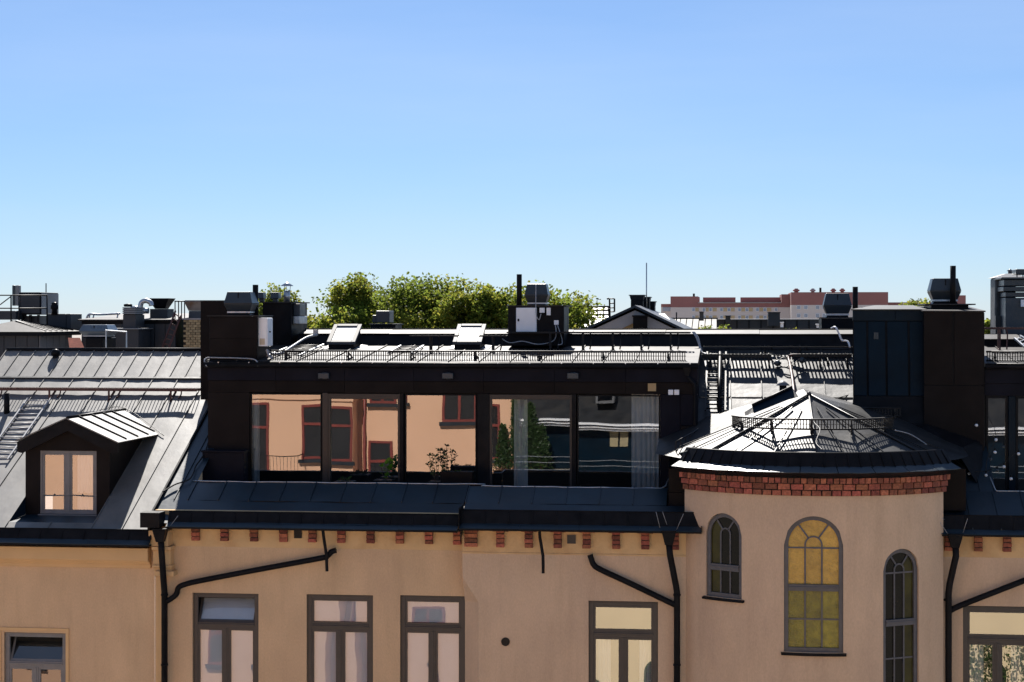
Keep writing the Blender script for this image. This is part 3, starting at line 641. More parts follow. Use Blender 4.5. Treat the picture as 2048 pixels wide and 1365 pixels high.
def tower_window(th, w, zb, zt, pmt, pms):
    yo = .02; rr = RT*math.cos(math.asin(w/2/RT))-yo*0-.02
    ox, oy = XT+math.sin(th)*rr, YC-math.cos(th)*rr
    ex = (math.cos(th), math.sin(th)); nx = (-math.sin(th), math.cos(th))   # along, inward
    P = lambda s, n, z: (ox+ex[0]*s+nx[0]*n, oy+ex[1]*s+nx[1]*n, z)
    zs = zt-w/2
    def bx(b, s0, s1, n0, n1, z0, z1): b.hexa([P(s0,n0,z0),P(s1,n0,z0),P(s1,n1,z0),P(s0,n1,z0)],[P(s0,n0,z1),P(s1,n0,z1),P(s1,n1,z1),P(s0,n1,z1)])
    def arc(b, r0, r1, n0, n1, zc, a0=0, a1=math.pi, n=20):
        for i in range(n):
            a, c = a0+(a1-a0)*i/n, a0+(a1-a0)*(i+1)/n; q = lambda r, g, nn: P(-r*math.cos(g), nn, zc+r*math.sin(g))
            b.hexa([q(r0,a,n0),q(r1,a,n0),q(r1,a,n1),q(r0,a,n1)],[q(r0,c,n0),q(r1,c,n0),q(r1,c,n1),q(r0,c,n1)])
    f = MB(); fw = .085; hw = w/2-.002
    bx(f,-hw,-hw+fw,.02,.12,zb,zs); bx(f,hw-fw,hw,.02,.12,zb,zs); arc(f, hw-fw, hw, .02, .12, zs)
    bx(f,-hw+fw,hw-fw,.02,.12,zb,zb+fw)
    zt_ = zb+(zt-zb)*(.475 if w > 1 else (.36 if zt-zb < 2.3 else .5))
    bx(f,-hw+fw,hw-fw,.0,.12,zt_-.075,zt_+.055); bx(f,-hw+fw,hw-fw,-.015,.02,zt_-.012,zt_+.016)
    Wn = house.part('arched_window', f, M['framegrey'] if w < 0 else M['winframe_t'], bevel=.004)
    mu = .016; iw = hw-fw; third = iw/3
    m_ = MB()
    for s_ in (-third, third):
        bx(m_, s_-mu, s_+mu, .045, .085, zb+fw, zt_-.075); bx(m_, s_-mu, s_+mu, .045, .085, zt_+.055, zs)
    lowh = zt_-.075-(zb+fw)
    nb = 2 if zt-zb > 2.3 else 1
    if nb == 2: bx(m_, -iw, iw, .05, .08, zb+fw+lowh/2-mu, zb+fw+lowh/2+mu)
    if nb == 2: bx(m_, -iw, iw, .05, .08, zs-.06-mu, zs-.06+mu)
    arc(m_, third-mu, third+mu, .045, .085, zs, n=12)
    for g in (math.pi*.30, math.pi*.70):
        c_, s_ = math.cos(g), math.sin(g); q = lambda r, o, n: P(-r*c_+o*s_, n, zs+r*s_+o*c_)
        m_.hexa([q(third,-mu,.045),q(third,mu,.045),q(third,mu,.085),q(third,-mu,.085)],[q(iw+.01,-mu,.045),q(iw+.01,mu,.045),q(iw+.01,mu,.085),q(iw+.01,-mu,.085)])
    house.part('glazing_bars', m_, M['winframe_t'], Wn)
    # panes, one by one
    cols = [(-iw,-third-mu),(-third+mu,third-mu),(third+mu,iw)]
    rows = [(zb+fw, zb+fw+lowh/2-mu),(zb+fw+lowh/2+mu, zt_-.075)] if nb == 2 else [(zb+fw, zt_-.075)]
    for ci, (s0,s1) in enumerate(cols):
        pm_low = pms[ci]; pm_top = pmt[ci]
        for (a,c) in rows:
            q = MB(); j = random.uniform(-.006,.006); q.quad(P(s0,.065,a),P(s1,.065+j,a),P(s1,.065+j,c),P(s0,.065,c)); house.part('pane', q, pm_low, Wn)
        q = MB(); a, c = zt_+.055, zs+.004; q.quad(P(s0,.065,a),P(s1,.067,a),P(s1,.067,c),P(s0,.065,c)); house.part('pane', q, pm_top, Wn)
    def fan(r0, r1, a0, a1, n=8):
        q = MB()
        for i in range(n):
            a, c = a0+(a1-a0)*i/n, a0+(a1-a0)*(i+1)/n; k = lambda r, g: P(-r*math.cos(g), .066, zs+r*math.sin(g)); q.quad(k(r0,a),k(r1,a),k(r1,c),k(r0,c))
        return q
    for ci, (a0, a1) in enumerate(((-.02,.30*math.pi),(.30*math.pi,.70*math.pi),(.70*math.pi,math.pi+.02))):
        pm_top = pmt[ci]
        house.part('pane', fan(third+mu*.5, iw+.005, a0, a1), pm_top, Wn)
    house.part('pane', fan(.001, third, -.02, math.pi+.02), pmt[1], Wn)
    # sill
    sl_ = MB(); so_ = -.02
    for i in range(6):
        s0, s1 = -hw-.06+(w+.12)*i/6, -hw-.06+(w+.12)*(i+1)/6
        o = lambda s: rr-math.sqrt(max(.01, RT*RT-s*s))-.075
        sl_.hexa([P(s0,o(s0),zb-.06),P(s1,o(s1),zb-.06),P(s1,.1,zb-.06),P(s0,.1,zb-.06)],[P(s0,o(s0),zb-.02),P(s1,o(s1),zb-.02),P(s1,.1,zb+.012),P(s0,.1,zb+.012)])
    house.part('sill', sl_, M['black'], Wn)
    return Wn
M['winframe_t'] = mat('grey_violet_window_paint', (.085, .08, .085), .5, var=.15, scale=8)
OL, OD, AM, AG = M['olive'], M['olivedark'], M['amber'], M['ambergreen']
tower_window(*TW[0], (OL,OD,OD), (OL,OD,OD))
tower_window(*TW[1], (AM,AM,AM), (AG,AG,AG))
tower_window(*TW[2], (OD,OD,OL), (OD,OD,OL))
# --- brick band
zb3 = ZA(1625,993,YC-RT-.06); zb2 = ZA(1625,981,YC-RT-.09); zb1 = ZA(1625,968.5,YC-RT-.15); zb0 = ZA(1625,956,YC-RT-.15)
def course(r, z0, z1, wlen, depth, t0, t1, var=0):
    n = int((t1-t0)*r/wlen); mm = []
    for k in range(5):
        w = (t1-t0)*r/n-.024; h = z1-z0-.02; bm_ = MB(); j = lambda: R.uniform(-.005,.005); d = depth
        bm_.hexa([(-w/2+j(),-d+j(),j()),(w/2+j(),-d+j(),j()),(w/2,.05,0),(-w/2,.05,0)],[(-w/2+j(),-d+j(),h+j()),(w/2+j(),-d+j(),h+j()),(w/2,.05,h),(-w/2,.05,h)])
        me = bm_.mesh('brick'); me.materials.append(M['brick']); mm.append(me)
    for i in range(n):
        th = t0+(t1-t0)*(i+.5)/n; x, y = cyl(th, r)
        house.inst('brick', R.choice(mm), (x, y, z0+.006), rot=(0,0,th))
T0, T1 = math.radians(-50.5), math.radians(51.5)
course(RT+.10, zb1, zb0, .125, .05, T0, T1)
course(RT+.045, zb2, zb1, .25, .05, T0, T1)
course(RT+.015, zb3, zb2, .19, .05, T0, T1)
b = MB(); n = 48
for (r, z0, z1) in ((RT+.115,zb1,zb0),(RT+.06,zb2,zb1),(RT+.03,zb3,zb2)):
    for i in range(n):
        a, c = T0+(T1-T0)*i/n, T0+(T1-T0)*(i+1)/n; (xa,ya),(xc,yc) = cyl(a,r), cyl(c,r); (xa2,ya2),(xc2,yc2) = cyl(a,r-.3), cyl(c,r-.3)
        b.quad((xa,ya,z0),(xc,yc,z0),(xc,yc,z1),(xa,ya,z1)); b.quad((xa,ya,z0),(xa2,ya2,z0),(xc2,yc2,z0),(xc,yc,z0))
house.part('brick_band_mortar', b, M['mortar'])
# --- tower eave: soffit moulding, flange, gutter board, cone
RF = RT+.36; RP = RT+.15
zdrip = ZA(1625,946,YC-RF); zpb = ZA(1625,935,YC-RP); zpt_ = ZA(1625,906,YC-RP+.19)
def rings(prof, t0, t1, n=56, smooth=True, wobz=0):
    b = MB(); m_ = len(prof); vs = []
    for i in range(n+1):
        th = t0+(t1-t0)*i/n
        for r, z in prof:
            x, y = cyl(th, r); vs.append((x,y,z+wobz*math.sin(i*.9)*math.sin(i*.31)))
    b.add(vs, [(i*m_+k, i*m_+k+1, (i+1)*m_+k+1, (i+1)*m_+k) for i in range(n) for k in range(m_-1)], smooth)
    return b
TE0, TE1 = math.radians(-50.5), math.radians(52.5)
house.part('tower_soffit', rings([(RT+.08,zb0+.0),(RT+.19,zb0+.012),(RF-.10,zdrip-.06),(RF-.01,zdrip-.015)], TE0, TE1, smooth=False), M['black'])
nfl = 9
for i in range(nfl):
    a, c = TE0+(TE1-TE0)*i/nfl+.002, TE0+(TE1-TE0)*(i+1)/nfl-.002
    house.part('eave_flange', rings([(RF,zdrip-.012),(RF,zdrip),(RP-.03,zpb+.02)], a, c, 8, smooth=False, wobz=.004), M['roof2'])
gb = rings([(RP,zpb),(RP-.19,zpt_),(RP-.21,zpt_+.012),(RP-.23,zpt_)], TE0, TE1, smooth=False)
for i in range(26):
    th = TE0+(TE1-TE0)*(i+.5)/26; (x,y),(x2,y2) = cyl(th,RP+.006), cyl(th,RP-.184); gb.bar((x,y,zpb+.01),(x2,y2,zpt_-.01), .022)
house.part('gutter_board', gb, M['black'])
xa_, ya_, za_ = PT(1618,791,.95)
yAp = .95
RC = RP-.14; zce = zpb+.05
Cth = [math.radians(q) for q in (-74,-44,1,46,76)]
for i in range(4):
    t0, t1 = Cth[i], Cth[i+1]; b = MB(); n, m_ = 8, 7; vs = []
    for k in range(m_+1):
        v = k/m_
        for j in range(n+1):
            u = j/n; (xa,ya),(xb,yb) = cyl(t0,RC), cyl(t1,RC); fx, fy = xa+(xb-xa)*u, ya+(yb-ya)*u
            cx, cy = cyl(t0+(t1-t0)*u, RC); w_ = (1-v)**2.2
            ex, ey = fx*(1-w_)+cx*w_, fy*(1-w_)+cy*w_
            vs.append((ex+(XA(1618,yAp)-ex)*v, ey+(yAp-ey)*v, zce+(za_-zce)*v+.012*math.sin(5*u+3*v+i)*math.sin(math.pi*u)*(1-v)))
    b.add(vs, [(k*(n+1)+j,k*(n+1)+j+1,(k+1)*(n+1)+j+1,(k+1)*(n+1)+j) for k in range(m_) for j in range(n)], True)
    ap = Vector((XA(1618,yAp),yAp,za_))
    for u in ((.33,.68)):
        c_, d_ = vs[int(u*n)], None; b.bar(Vector(vs[3*(n+1)+int(u*n)]) if 0 else Vector(c_).lerp(ap,.12)+Vector((0,0,.02)), Vector(c_).lerp(ap,.80)+Vector((0,0,.015)), .022)
    house.part('tower_roof_panel', b, M['roof'])
b = MB()
for th in Cth[1:-1]:
    x, y = cyl(th, RC); b.tube([(x,y,zce+.025),(XA(1618,yAp),yAp,za_+.025)], .022, 6)
b.ball((XA(1618,yAp),yAp,za_+.03), .05)
house.part('hip_ridge', b, M['roof'])
# ridge running back from the cone to the main roof
ybk = (za_-zdA)/MS+(YA-.45)+.3
b = MB(); ax = XA(1618,yAp)
for s_, th in ((-1,Cth[0]),(1,Cth[-1])):
    x, y = cyl(th, RC); b.quad((ax,yAp,za_),(x,y,zce),(x,max(y,2.2)+2.0,zce+.4),(ax,ybk,za_))
house.part('saddle_roof', b, M['roof'])
# metal-clad flanks of the tower top
zcl = zdA-.1
b = MB(); x0, x1 = XA(1337,YA+.1), XA(1378,YA+.1)
b.box(x0, XA(1378,YA+.1), YA+.1, 2.5, ZA(1350,985,YA+.1)+.004, ZA(1350,938,YA+.1)); house.part('cladding_panel', b, M['brown'], bevel=.005)
b = MB(); b.box(x0, x1, YA+.1, 2.5, ZA(1350,1045,YA+.1), ZA(1350,985,YA+.1)-.004); house.part('cladding_panel', b, M['brown'], bevel=.005)
b = MB(); b.box(x1+.004, XT, YA+.35, 2.4, zcl-.2, zdrip-.05); b.box(XT, XA(1886,YA+.4), YA+.35, 2.4, zcl-.2, zdrip-.05); house.part('flank_wall', b, M['black'])
b = MB(); x0, x1 = XA(1884,YA+.2), XA(1932,YA+.2)
b.box(x0, x1, YA+.2, 2.5, ZA(1905,1022,YA+.2), ZA(1905,938,YA+.2)); house.part('cladding_panel', b, M['brown'], bevel=.005)
# ---------------- small left side wing roof between penthouse and tower
b = MB()
b.slab(PT(1338,912,.9), PT(1372,903,-.6), PT(1452,850,3.2), PT(1402,868,3.2), .03)
house.part('valley_sheet', b, M['roof2'])
# ================================================================ right-hand part of the main house
eave(house, XA(1838,YA-.45), xC1, YA-.45, zdC, .27, YA)
zroofC = lambda y: zdC+MS*(y-(YA-.45))
ypC = YON(2020,984,zdC,YA-.45,MS)
panels(house, XA(1886,YA), xC1, .62, YA-.3, ypC, zroofC(YA-.3), MS, M['roof2'], bump=.008)
panels(house, XA(1930,1), XA(1992,ypC), .3, ypC, YG, zroofC(ypC)-.02, MS*1.2, M['roof2'], bump=.004)
lip = MB(); zpC = zroofC(ypC)
lip.tube([(XA(1973,YG-.2),YG-.2,ZA(1973,930,YG-.2)),(XA(1980,ypC+.5),ypC+.5,ZA(1980,955,ypC+.5)),(XA(1991,ypC),ypC,zpC+.03),(XA(1994,ypC),ypC,zpC+.012),(xC1,ypC,zpC+.012)], .014, 6)
house.part('parapet_edge', lip, M['galv'])
b = MB(); b.box(XA(1992,ypC), xC1, ypC+.02, ypC+.05, zpC-.4, zpC); house.part('parapet_inner_face', b, M['black'])
b = MB(); b.box(XA(1960,YG), xC1, ypC+.05, YG+.2, zpC-.46, zpC-.4); house.part('terrace_floor', b, M['terrace'])
# right penthouse
x0, x1 = XA(1969,YG), XA(2170,YG); zq = lambda py: ZA(2010,py,YG)
b = MB(); b.box(x0, x1, YG-.03, YG+.25, zq(767), zq(734)); b.box(x0, x1, YG, YG+.25, zq(792), zq(767)); house.part('fascia', b, M['fascia'], bevel=.006)
gu = MB(); gu.tube([(x0,YG-.13,zq(733)),(x1,YG-.13,zq(733))], .065, 10); gu.tube([(x0,YG-.195,zq(728)),(x1,YG-.195,zq(728))], .011, 6); house.part('roof_gutter', gu, M['black'])
zflr = ZA(2010,727,YG-.1)
panels(house, XA(1966,YG), x1, .69, YG-.1, YU+.1, zflr, FS, M['flat'], bump=.004)
zb_ = zpC-.36
for a, c in ((1972,2016),(2032,2100),(2104,2168)):
    xa, xb = XA(a,YG), XA(c,YG); f = MB(); ring(f, xa, xb, zb_, zq(793), YG+.02, YG+.12, .05); F = house.part('glazed_wall', f, M['black'])
    q = MB(); q.quad((xa+.05,YG+.06,zb_+.05),(xb-.05,YG+.06,zb_+.05),(xb-.05,YG+.06,zq(793)-.05),(xa+.05,YG+.06,zq(793)-.05)); house.part('pane', q, M['glass'], F)
b = MB(); b.box(XA(2017,YG), XA(2031,YG), YG-.01, YG+.2, zb_, zq(793)); house.part('post', b, M['blueclad'], bevel=.005)
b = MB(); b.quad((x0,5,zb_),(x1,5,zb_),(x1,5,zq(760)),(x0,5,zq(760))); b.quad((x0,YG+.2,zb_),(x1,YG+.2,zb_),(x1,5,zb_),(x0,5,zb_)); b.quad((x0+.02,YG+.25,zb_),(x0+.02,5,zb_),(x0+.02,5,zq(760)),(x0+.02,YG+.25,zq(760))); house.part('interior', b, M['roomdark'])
b = MB(); b.box(XA(1969,YU), x1+2, YU, YU+.06, zflr, zc-.12); house.part('ridge_upstand', b, M['black'])
b = MB(); b.slab((XA(1969,YU),YU-.05,zc-.11),(x1+2,YU-.05,zc-.11),(x1+2,YU+.95,zc-.01),(XA(1969,YU),YU+.95,zc-.01),.02); house.part('ridge_coping', b, M['flat'])
# big clad shaft between them
YK = 2.45
xk0, xk1, xk2 = XA(1848,YK), XA(1907,YK), XA(1968,YK); zk = lambda py: ZA(1905,py,YK)
b = MB(); b.box(xk0+.02, xk2-.02, YK+.03, 5.2, zk(955), zk(624)); house.part('clad_shaft', b, M['black'])
for a, c, pt, pb in ((xk0,xk1-.02,624,770),(xk1+.02,xk2,624,770),(xk0,xk2,772,960)):
    b = MB(); b.box(a, c, YK, YK+.028, zk(pb), zk(pt)); house.part('cladding_panel', b, M['brown'], bevel=.004)
b = MB(); b.slab((xk0-.03,YK-.04,zk(621)),(xk2+.03,YK-.04,zk(622)),(xk2+.03,5.3,zk(621)+.10),(xk0-.03,5.3,zk(621)+.10), .03); house.part('coping', b, M['flat'])
b = MB(); b.box(xk2+.001, xk2+.012, YK+.02, 5.2, zk(955), zk(626)); house.part('cladding_panel', b, M['black'])
# blue-black leaning clad dormer front
YQ0, YQ1 = 2.62, 2.86; zb0_, zt0_ = ZA(1775,842,YQ0), ZA(1775,643,YQ1); ztt = ZA(1775,619,YQ1)
xs_ = [XA(p,2.75) for p in (1706,1735,1773,1818,1853)]
for a, c in zip(xs_[:-1], xs_[1:]):
    b = MB(); g_ = .022; zl = zb0_+ .55; ylo = YQ0+(YQ1-YQ0)*.18
    b.hexa([(a+g_,ylo,zl),(c-g_,ylo,zl),(c-g_,ylo+.05,zl),(a+g_,ylo+.05,zl)], [(a+g_,YQ1,zt0_),(c-g_,YQ1,zt0_),(c-g_,YQ1+.05,zt0_),(a+g_,YQ1+.05,zt0_)]); house.part('cladding_panel', b, M['blueclad'], bevel=.008)
b = MB(); b.hexa([(xs_[0],YQ0+.05,zb0_-.3),(xs_[-1],YQ0+.05,zb0_-.3),(xs_[-1],6.0,zb0_-.3),(xs_[0]+.75,6.0,zb0_-.3)], [(xs_[0],YQ1+.045,ztt),(xs_[-1],YQ1+.045,ztt),(xs_[-1],6.0,ztt),(xs_[0]+.75,6.0,ztt)]); house.part('clad_dormer', b, M['black'])
xm_ = XA(1791,2.8)
for a, c in ((xs_[0],xm_-.003),(xm_+.003,xs_[-1])):
    b = MB(); b.box(a, c, YQ1-.03, YQ1+.04, zt0_+.012, ztt); house.part('fascia', b, M['blueclad'], bevel=.004)
b = MB(); b.hexa([(xs_[0]-.05,YQ0-.10,zb0_-.05),(xs_[-1],YQ0-.10,zb0_-.05),(xs_[-1],YQ0+.04,zb0_-.05),(xs_[0]-.05,YQ0+.04,zb0_-.05)],[(xs_[0],ylo-.015,zl-.01),(xs_[-1],ylo-.015,zl-.01),(xs_[-1],ylo+.06,zl-.01),(xs_[0],ylo+.06,zl-.01)]); house.part('base_flashing', b, M['black'])
b = MB(); b.slab((xs_[0]-.04,YQ1-.07,ztt+.002),(xs_[-1]+.02,YQ1-.07,ztt+.002),(xs_[-1]+.02,6.1,ztt+.11),(xs_[0]+.72,6.1,ztt+.11), .025); house.part('coping', b, M['flat'])
x,_,z = PT(1752,672,YQ1-.02); b = MB(); b.box(x-.05,x+.05,YQ1-.06,YQ1-.01,z-.075,z+.075)
for i in range(5): b.box(x-.04,x+.02,YQ1-.068,YQ1-.061,z-.06+i*.025,z-.05+i*.025)
single('wall_vent', 'small slotted blue-grey vent cover on the leaning blue-black cladding', 'vent', b, M['fanblue'], 'small wall vents', bevel=.004)
# dark descending flanks right of the tower roof
b = MB()
b.add([PT(1846,846,YK+.05),PT(1960,846,YK+.05),PT(1960,1000,YK+.05),PT(1895,985,1.2),PT(1800,850,2.5)], [(0,1,2,3),(0,3,4)])
b.quad(PT(1800,850,2.55), PT(1846,840,2.6), PT(1912,900,1.6), PT(1905,930,1.2))
b.quad(PT(1912,900,1.6), PT(1846,840,2.6), PT(1965,880,2.6), PT(1965,985,1.3))
house.part('flank_cladding', b, M['black'])
b = MB(); b.quad(PT(1742,830,3.0), PT(1835,846,2.6), PT(1906,930,1.15), PT(1870,912,-.3)); house.part('valley_sheet', b, M['roof2'])

# ================================================================ left house
left = T('plastered_house', 'lower tan plastered house with grey seamed metal roof and gabled dormer at the left edge', 'building', (XA(0,0), 0, 0))
xl0, xl1 = XA(-170,0), xL-.004
w0 = low_window(8,132,1266,YA)
zw = ZA(150,1134,0)
left.part('wall', wall_holes(xl0, xl1, 0, zw, 0, [w0]), M['stucco'])
build_window(left, w0, 0, M['framegrey'], tilt=2, blind=False)
b = MB(); ring(b, w0[0]-.13, w0[1]+.07, w0[2]-.1, w0[3]+.11, -.03, .0, .068); left.part('window_surround', b, M['trim'])
YD = -.55; zdL = ZA(150,1088,YD)
zL = lambda y: zdL+MS*(y-YD)
eave(left, xl0, XA(297,YD), YD, zdL, .20, 0)
for y0, p0, p1, dz in ((-.26,1092,1117,0),(-.20,1117,1121,0),(-.12,1121,1126,0),(-.06,1126,1134,0)):
    b = MB(); b.box(xl0, XA(303,0), y0, .05, ZA(150,p1,0), ZA(150,p0,0)-.001); left.part('cornice', b, M['trim'], bevel=.008)
b = MB(); b.box(xl0, xl1, .0, .2, zw, zdL+.25); left.part('wall_head', b, M['stucco'])
for p0, p1, q0, q1, y in ((297,336,1062,1093,-.34),(303,341,1094,1101,-.36),(306,341,1101,1131,-.24),(304,343,1131,1136,-.28),(307,343,1136,1143,-.22),(309,347,1143,1153,-.30),(312,331,1153,2200,-.05)):
    b = MB(); b.box(XA(p0,y), XA(p1,y), y, .1, max(0,ZA(320,q1,y))+.001, ZA(320,q0,y)); left.part('corner_pilaster', b, M['trim'], bevel=.008)
yBr = YON(150,759,zdL,YD,MS); zBr = zL(yBr); SU = .53; yRi = YON(150,703,zBr,yBr,SU)
Yd = YON(46,993,zdL,YD,MS); xd0, xd1 = XA(51,Yd), XA(219,Yd); Yn = YON(135,1046,zdL,YD,MS)
panels(left, xl0-1, xd0, .685, YD+.2, yBr, zL(YD+.2), MS, M['roofl'], bump=.010)
panels(left, xd1, xr0, .685, YD+.2, yBr, zL(YD+.2), MS, M['roofl'], bump=.010)
panels(left, xd0, xd1, .685, Yd+.02, yBr, zL(Yd+.02), MS, M['roofl'], bump=.010)
panels(left, xd0, xd1, .9, YD+.2, Yn, zL(YD+.2), MS, M['roofl'], bump=.002, name='eave_panel')
b = MB(); b.quad((xd0,Yn,zL(Yn)),(xd1,Yn,zL(Yn)),(xd1,Yd+.02,zL(Yn)+.06),(xd0,Yd+.02,zL(Yn)+.06)); left.part('dormer_sill_sheet', b, M['roof2'])
b = MB(); b.add([(xd0,Yn,zL(Yn)),(xd0,Yd,zL(Yn)+.06),(xd0,Yd,zL(Yd))],[(0,1,2)]); left.part('notch_cheek', b, M['roof2'])
b = MB(); b.add([(xd1,Yn,zL(Yn)),(xd1,Yd,zL(Yd)),(xd1,Yd,zL(Yn)+.06)],[(0,1,2)]); left.part('notch_cheek', b, M['roof2'])
panels(left, xl0-1, xpl-.12, .405, yBr+.05, yRi, zBr+.05, SU, M['roofl'], bump=.008)
b = MB(); b.hexa([(xl0-1,yBr-.02,zBr-.02),(xr0+1.2,yBr-.02,zBr-.02),(xr0+1.2,yBr+.06,zBr),(xl0-1,yBr+.06,zBr)],[(xl0-1,yBr-.02,zBr+.04),(xr0+1.2,yBr-.02,zBr+.04),(xr0+1.2,yBr+.06,zBr+.075),(xl0-1,yBr+.06,zBr+.075)]); left.part('roof_fold', b, M['roof'])
zRi = zBr+SU*(yRi-yBr)
b = MB(); b.tube([(xl0-1,yRi,zRi+.05),(xpl-.1,yRi,zRi+.05)], .05, 8); left.part('roof_ridge', b, M['black'])
b = MB(); b.slab((xl0-1,yRi+.02,zRi+.02),(xpl-.1,yRi+.02,zRi+.02),(xpl-.1,yRi+7,zRi-4),(xl0-1,yRi+7,zRi-4),.02); left.part('rear_roof', b, M['roof2'])
b = MB(); b.hexa([(xr0-.03,YD+.25,zL(YD+.25)-.05),(xr0+.03,YD+.25,zL(YD+.25)-.05),(xr0+.03,YU,zL(YU)-.05),(xr0-.03,YU,zL(YU)-.05)],[(xr0-.02,YD+.25,zroof(YD+.25)+.09),(xr0+.02,YD+.25,zroof(YD+.25)+.09),(xr0+.02,YU,zroof(YU)+.05),(xr0-.02,YU,zroof(YU)+.05)]); left.part('party_wall_flashing', b, M['black'])
b = MB(); xg = XA(303,YD); b.box(xr0-.1, XA(319,YD), YD-.02, YD+.4, zdA-.02, zdA+.30); left.part('gutter_stop', b, M['black'])
# dormer
dp = lambda px, py, dy=0: PT(px, py, Yd+dy)
xw0, xw1 = XA(79,Yd), XA(193,Yd); zw0, zw1 = ZA(135,1029,Yd), ZA(135,902,Yd)
zde, zda = ZA(235,886,Yd-.25), ZA(135,838,Yd-.25); xda = XA(135,Yd)
b = wall_holes(xd0, xd1, zL(Yn)-.05, zde-.05, Yd, [(xw0,xw1,zw0,zw1)], .1)
b.add([(xd0,Yd,zde-.05),(xd1,Yd,zde-.05),(xda,Yd,zda-.12)], [(0,1,2)])
yk1 = YD+(zde-.1-zdL)/MS
for x in (xd0, xd1): b.add([(x,Yd,zL(Yd)-.1),(x,yk1+.1,zde-.05),(x,Yd,zde-.05)], [(0,1,2)])
dorm = left.part('dormer', b, M['brown'])
f = MB(); yf = Yd+.03; ring(f, xw0+.002, xw1-.002, zw0+.002, zw1-.002, yf, yf+.08, .055); xm = (xw0+xw1)/2-.02
f.box(xm-.05, xm+.05, yf+.004, yf+.082, zw0+.055, zw1-.055); f.box(xw0-.02, xw1+.02, Yd-.06, Yd+.03, zw0-.03, zw0-.002)
left.part('window_frame', f, M['framegrey'], dorm, bevel=.005)
for a, c in ((xw0+.055,xm-.05),(xm+.05,xw1-.055)):
    s = MB(); ring(s, a, c, zw0+.055, zw1-.055, yf+.02, yf+.07, .045); left.part('sash', s, M['framegrey'], dorm)
    q = MB(); q.quad((a+.045,yf+.04,zw0+.1),(c-.045,yf+.04,zw0+.1),(c-.045,yf+.04,zw1-.1),(a+.045,yf+.04,zw1-.1)); left.part('pane', q, M['glass'], dorm)
left.part('curtain', curtain(155,189,Yd+.16,zw0,zw1,.025,.14), M['curtain'], dorm)
b = MB(); b.quad((xw0-.3,Yd+1.6,zw0-.2),(xw1+.3,Yd+1.6,zw0-.2),(xw1+.3,Yd+1.6,zw1+.2),(xw0-.3,Yd+1.6,zw1+.2)); left.part('interior', b, M['roomdark'], dorm)
bg_ = MB(); xb0, xb1 = XA(34,Yd-.25), XA(236,Yd-.25); xa2 = XA(135,Yd-.25)
bg_.poly([(xb0,zde+.0),(xb0,zde-.22),(xb0+.12,zde-.25),(xa2,zda-.27),(xb1-.12,zde-.25),(xb1,zde-.22),(xb1,zde),(xa2,zda)], Yd-.25, Yd-.20); left.part('barge_board', bg_, M['black'], dorm)
yE = YD+(zde-zdL)/MS; yA = YD+(zda-zdL)/MS
for s_, xb in ((-1,xb0),(1,xb1)):
    b = MB(); A_ = (xa2,Yd-.27,zda+.012); B_ = (xb+s_*.02,Yd-.27,zde+.012); C_ = (xb+s_*.02,yE,zde+.012); D_ = (xa2,yA+.1,zda+.012)
    (b.slab(A_,B_,C_,D_,.025) if s_ < 0 else b.slab(B_,A_,D_,C_,-.025))
    rp_ = left.part('dormer_roof', b, M['roofl'], dorm)
    for i in range(4):
        y = Yd-.27+(yA-Yd+.27)*(.17,.38,.57,.74)[i]; b = MB()
        t1 = 1 if y < yE else max(.2, 1-(y-yE)/(yA-yE))
        p = lambda t, h: (xa2+(xb-xa2)*t, y, zda+(zde-zda)*t+h)
        b.bar(p(0.02,.035), p(t1*.98,.035), .035); left.part('seam', b, M['black'], dorm)
b = MB(); b.tube([(xa2,Yd-.27,zda+.03),(xa2,yA+.05,zda+.03)], .03, 6); left.part('dormer_ridge', b, M['black'], dorm)

# ================================================================ roof fittings
def walkway(label, x0, x1, y0, width, z, zr, brackets, m, grp, holes=True, cell=.085, edge=.07, mid=True):
    t = T('roof_walkway', label, 'roof walkway', (x0, y0, z), grp)
    b = MB(); b.box(x0, x1, y0, y0+.03, z-edge, z); b.box(x0, x1, y0+width-.03, y0+width, z-edge, z)
    if not holes: b.box(x0, x1, y0+.03, y0+width-.03, z-.02, z-.004)
    t.part('edge_beam', b, m)
    if holes:
        b = MB(); n = int((x1-x0)/cell)
        for i in range(n+1):
            x = x0+(x1-x0)*i/n; b.box(x-cell*(.22 if mid else .09), x+cell*(.22 if mid else .09), y0+.03, y0+width-.03, z-.03, z-.004)
        if mid: b.box(x0, x1, y0+width*.47, y0+width*.53, z-.034, z-.006)
        t.part('grating', b, m, kind='stuff')
    for x in brackets:
        b = MB(); b.bar((x,y0+.02,z-.03), (x,y0+.03,zr(y0+.03)), .04); 
        b.tube(smooth_path([(x+.16,y0+width-.03,z-.03),(x+.20,y0+.22,z-.16),(x+.17,y0+.1,zr(y0+.1)+.02)],5), .018, 5)
        b.bar((x,y0+width-.02,z-.03),(x,y0+width-.01,zr(y0+width)), .03)
        b.bar((x,y0-.05,zr(y0-.05)+.015),(x,y0+width+.1,zr(y0+width+.1)+.015), .03)
        t.part('bracket', b, m)
    return t
def wplace(px, pyt, pys, zf):       # front edge so that its shadow lands at pys on the roof plane
    ys_ = YON(px,pys,zf(0),0,MS); best = None
    for k in range(1,300):
        t = k*.01; h = t*(SUN.z/-SUN.y*-1-MS) if 0 else t*(SUN.z/SUN.y-MS); y = ys_+t; z = zf(y)+h
        py = HOR+(CZ-z)/dep(px,y)*FPX; e_ = abs(py-pyt)
        if best is None or e_ < best[0]: best = (e_, y, z)
    return best[1:]
yw, zw_ = wplace(217,777,836,zL)
walkway('red-brown roof walkway on curved brackets across the left house roof', XA(-90,yw), XA(393,yw), yw, .40, zw_, zL, [XA(p,yw) for p in (-20,98,217,341)], M['rustiron'], 'roof walkways', cell=.085, edge=.075, mid=False)
yw2, zw2 = wplace(1500,709,771,zm)
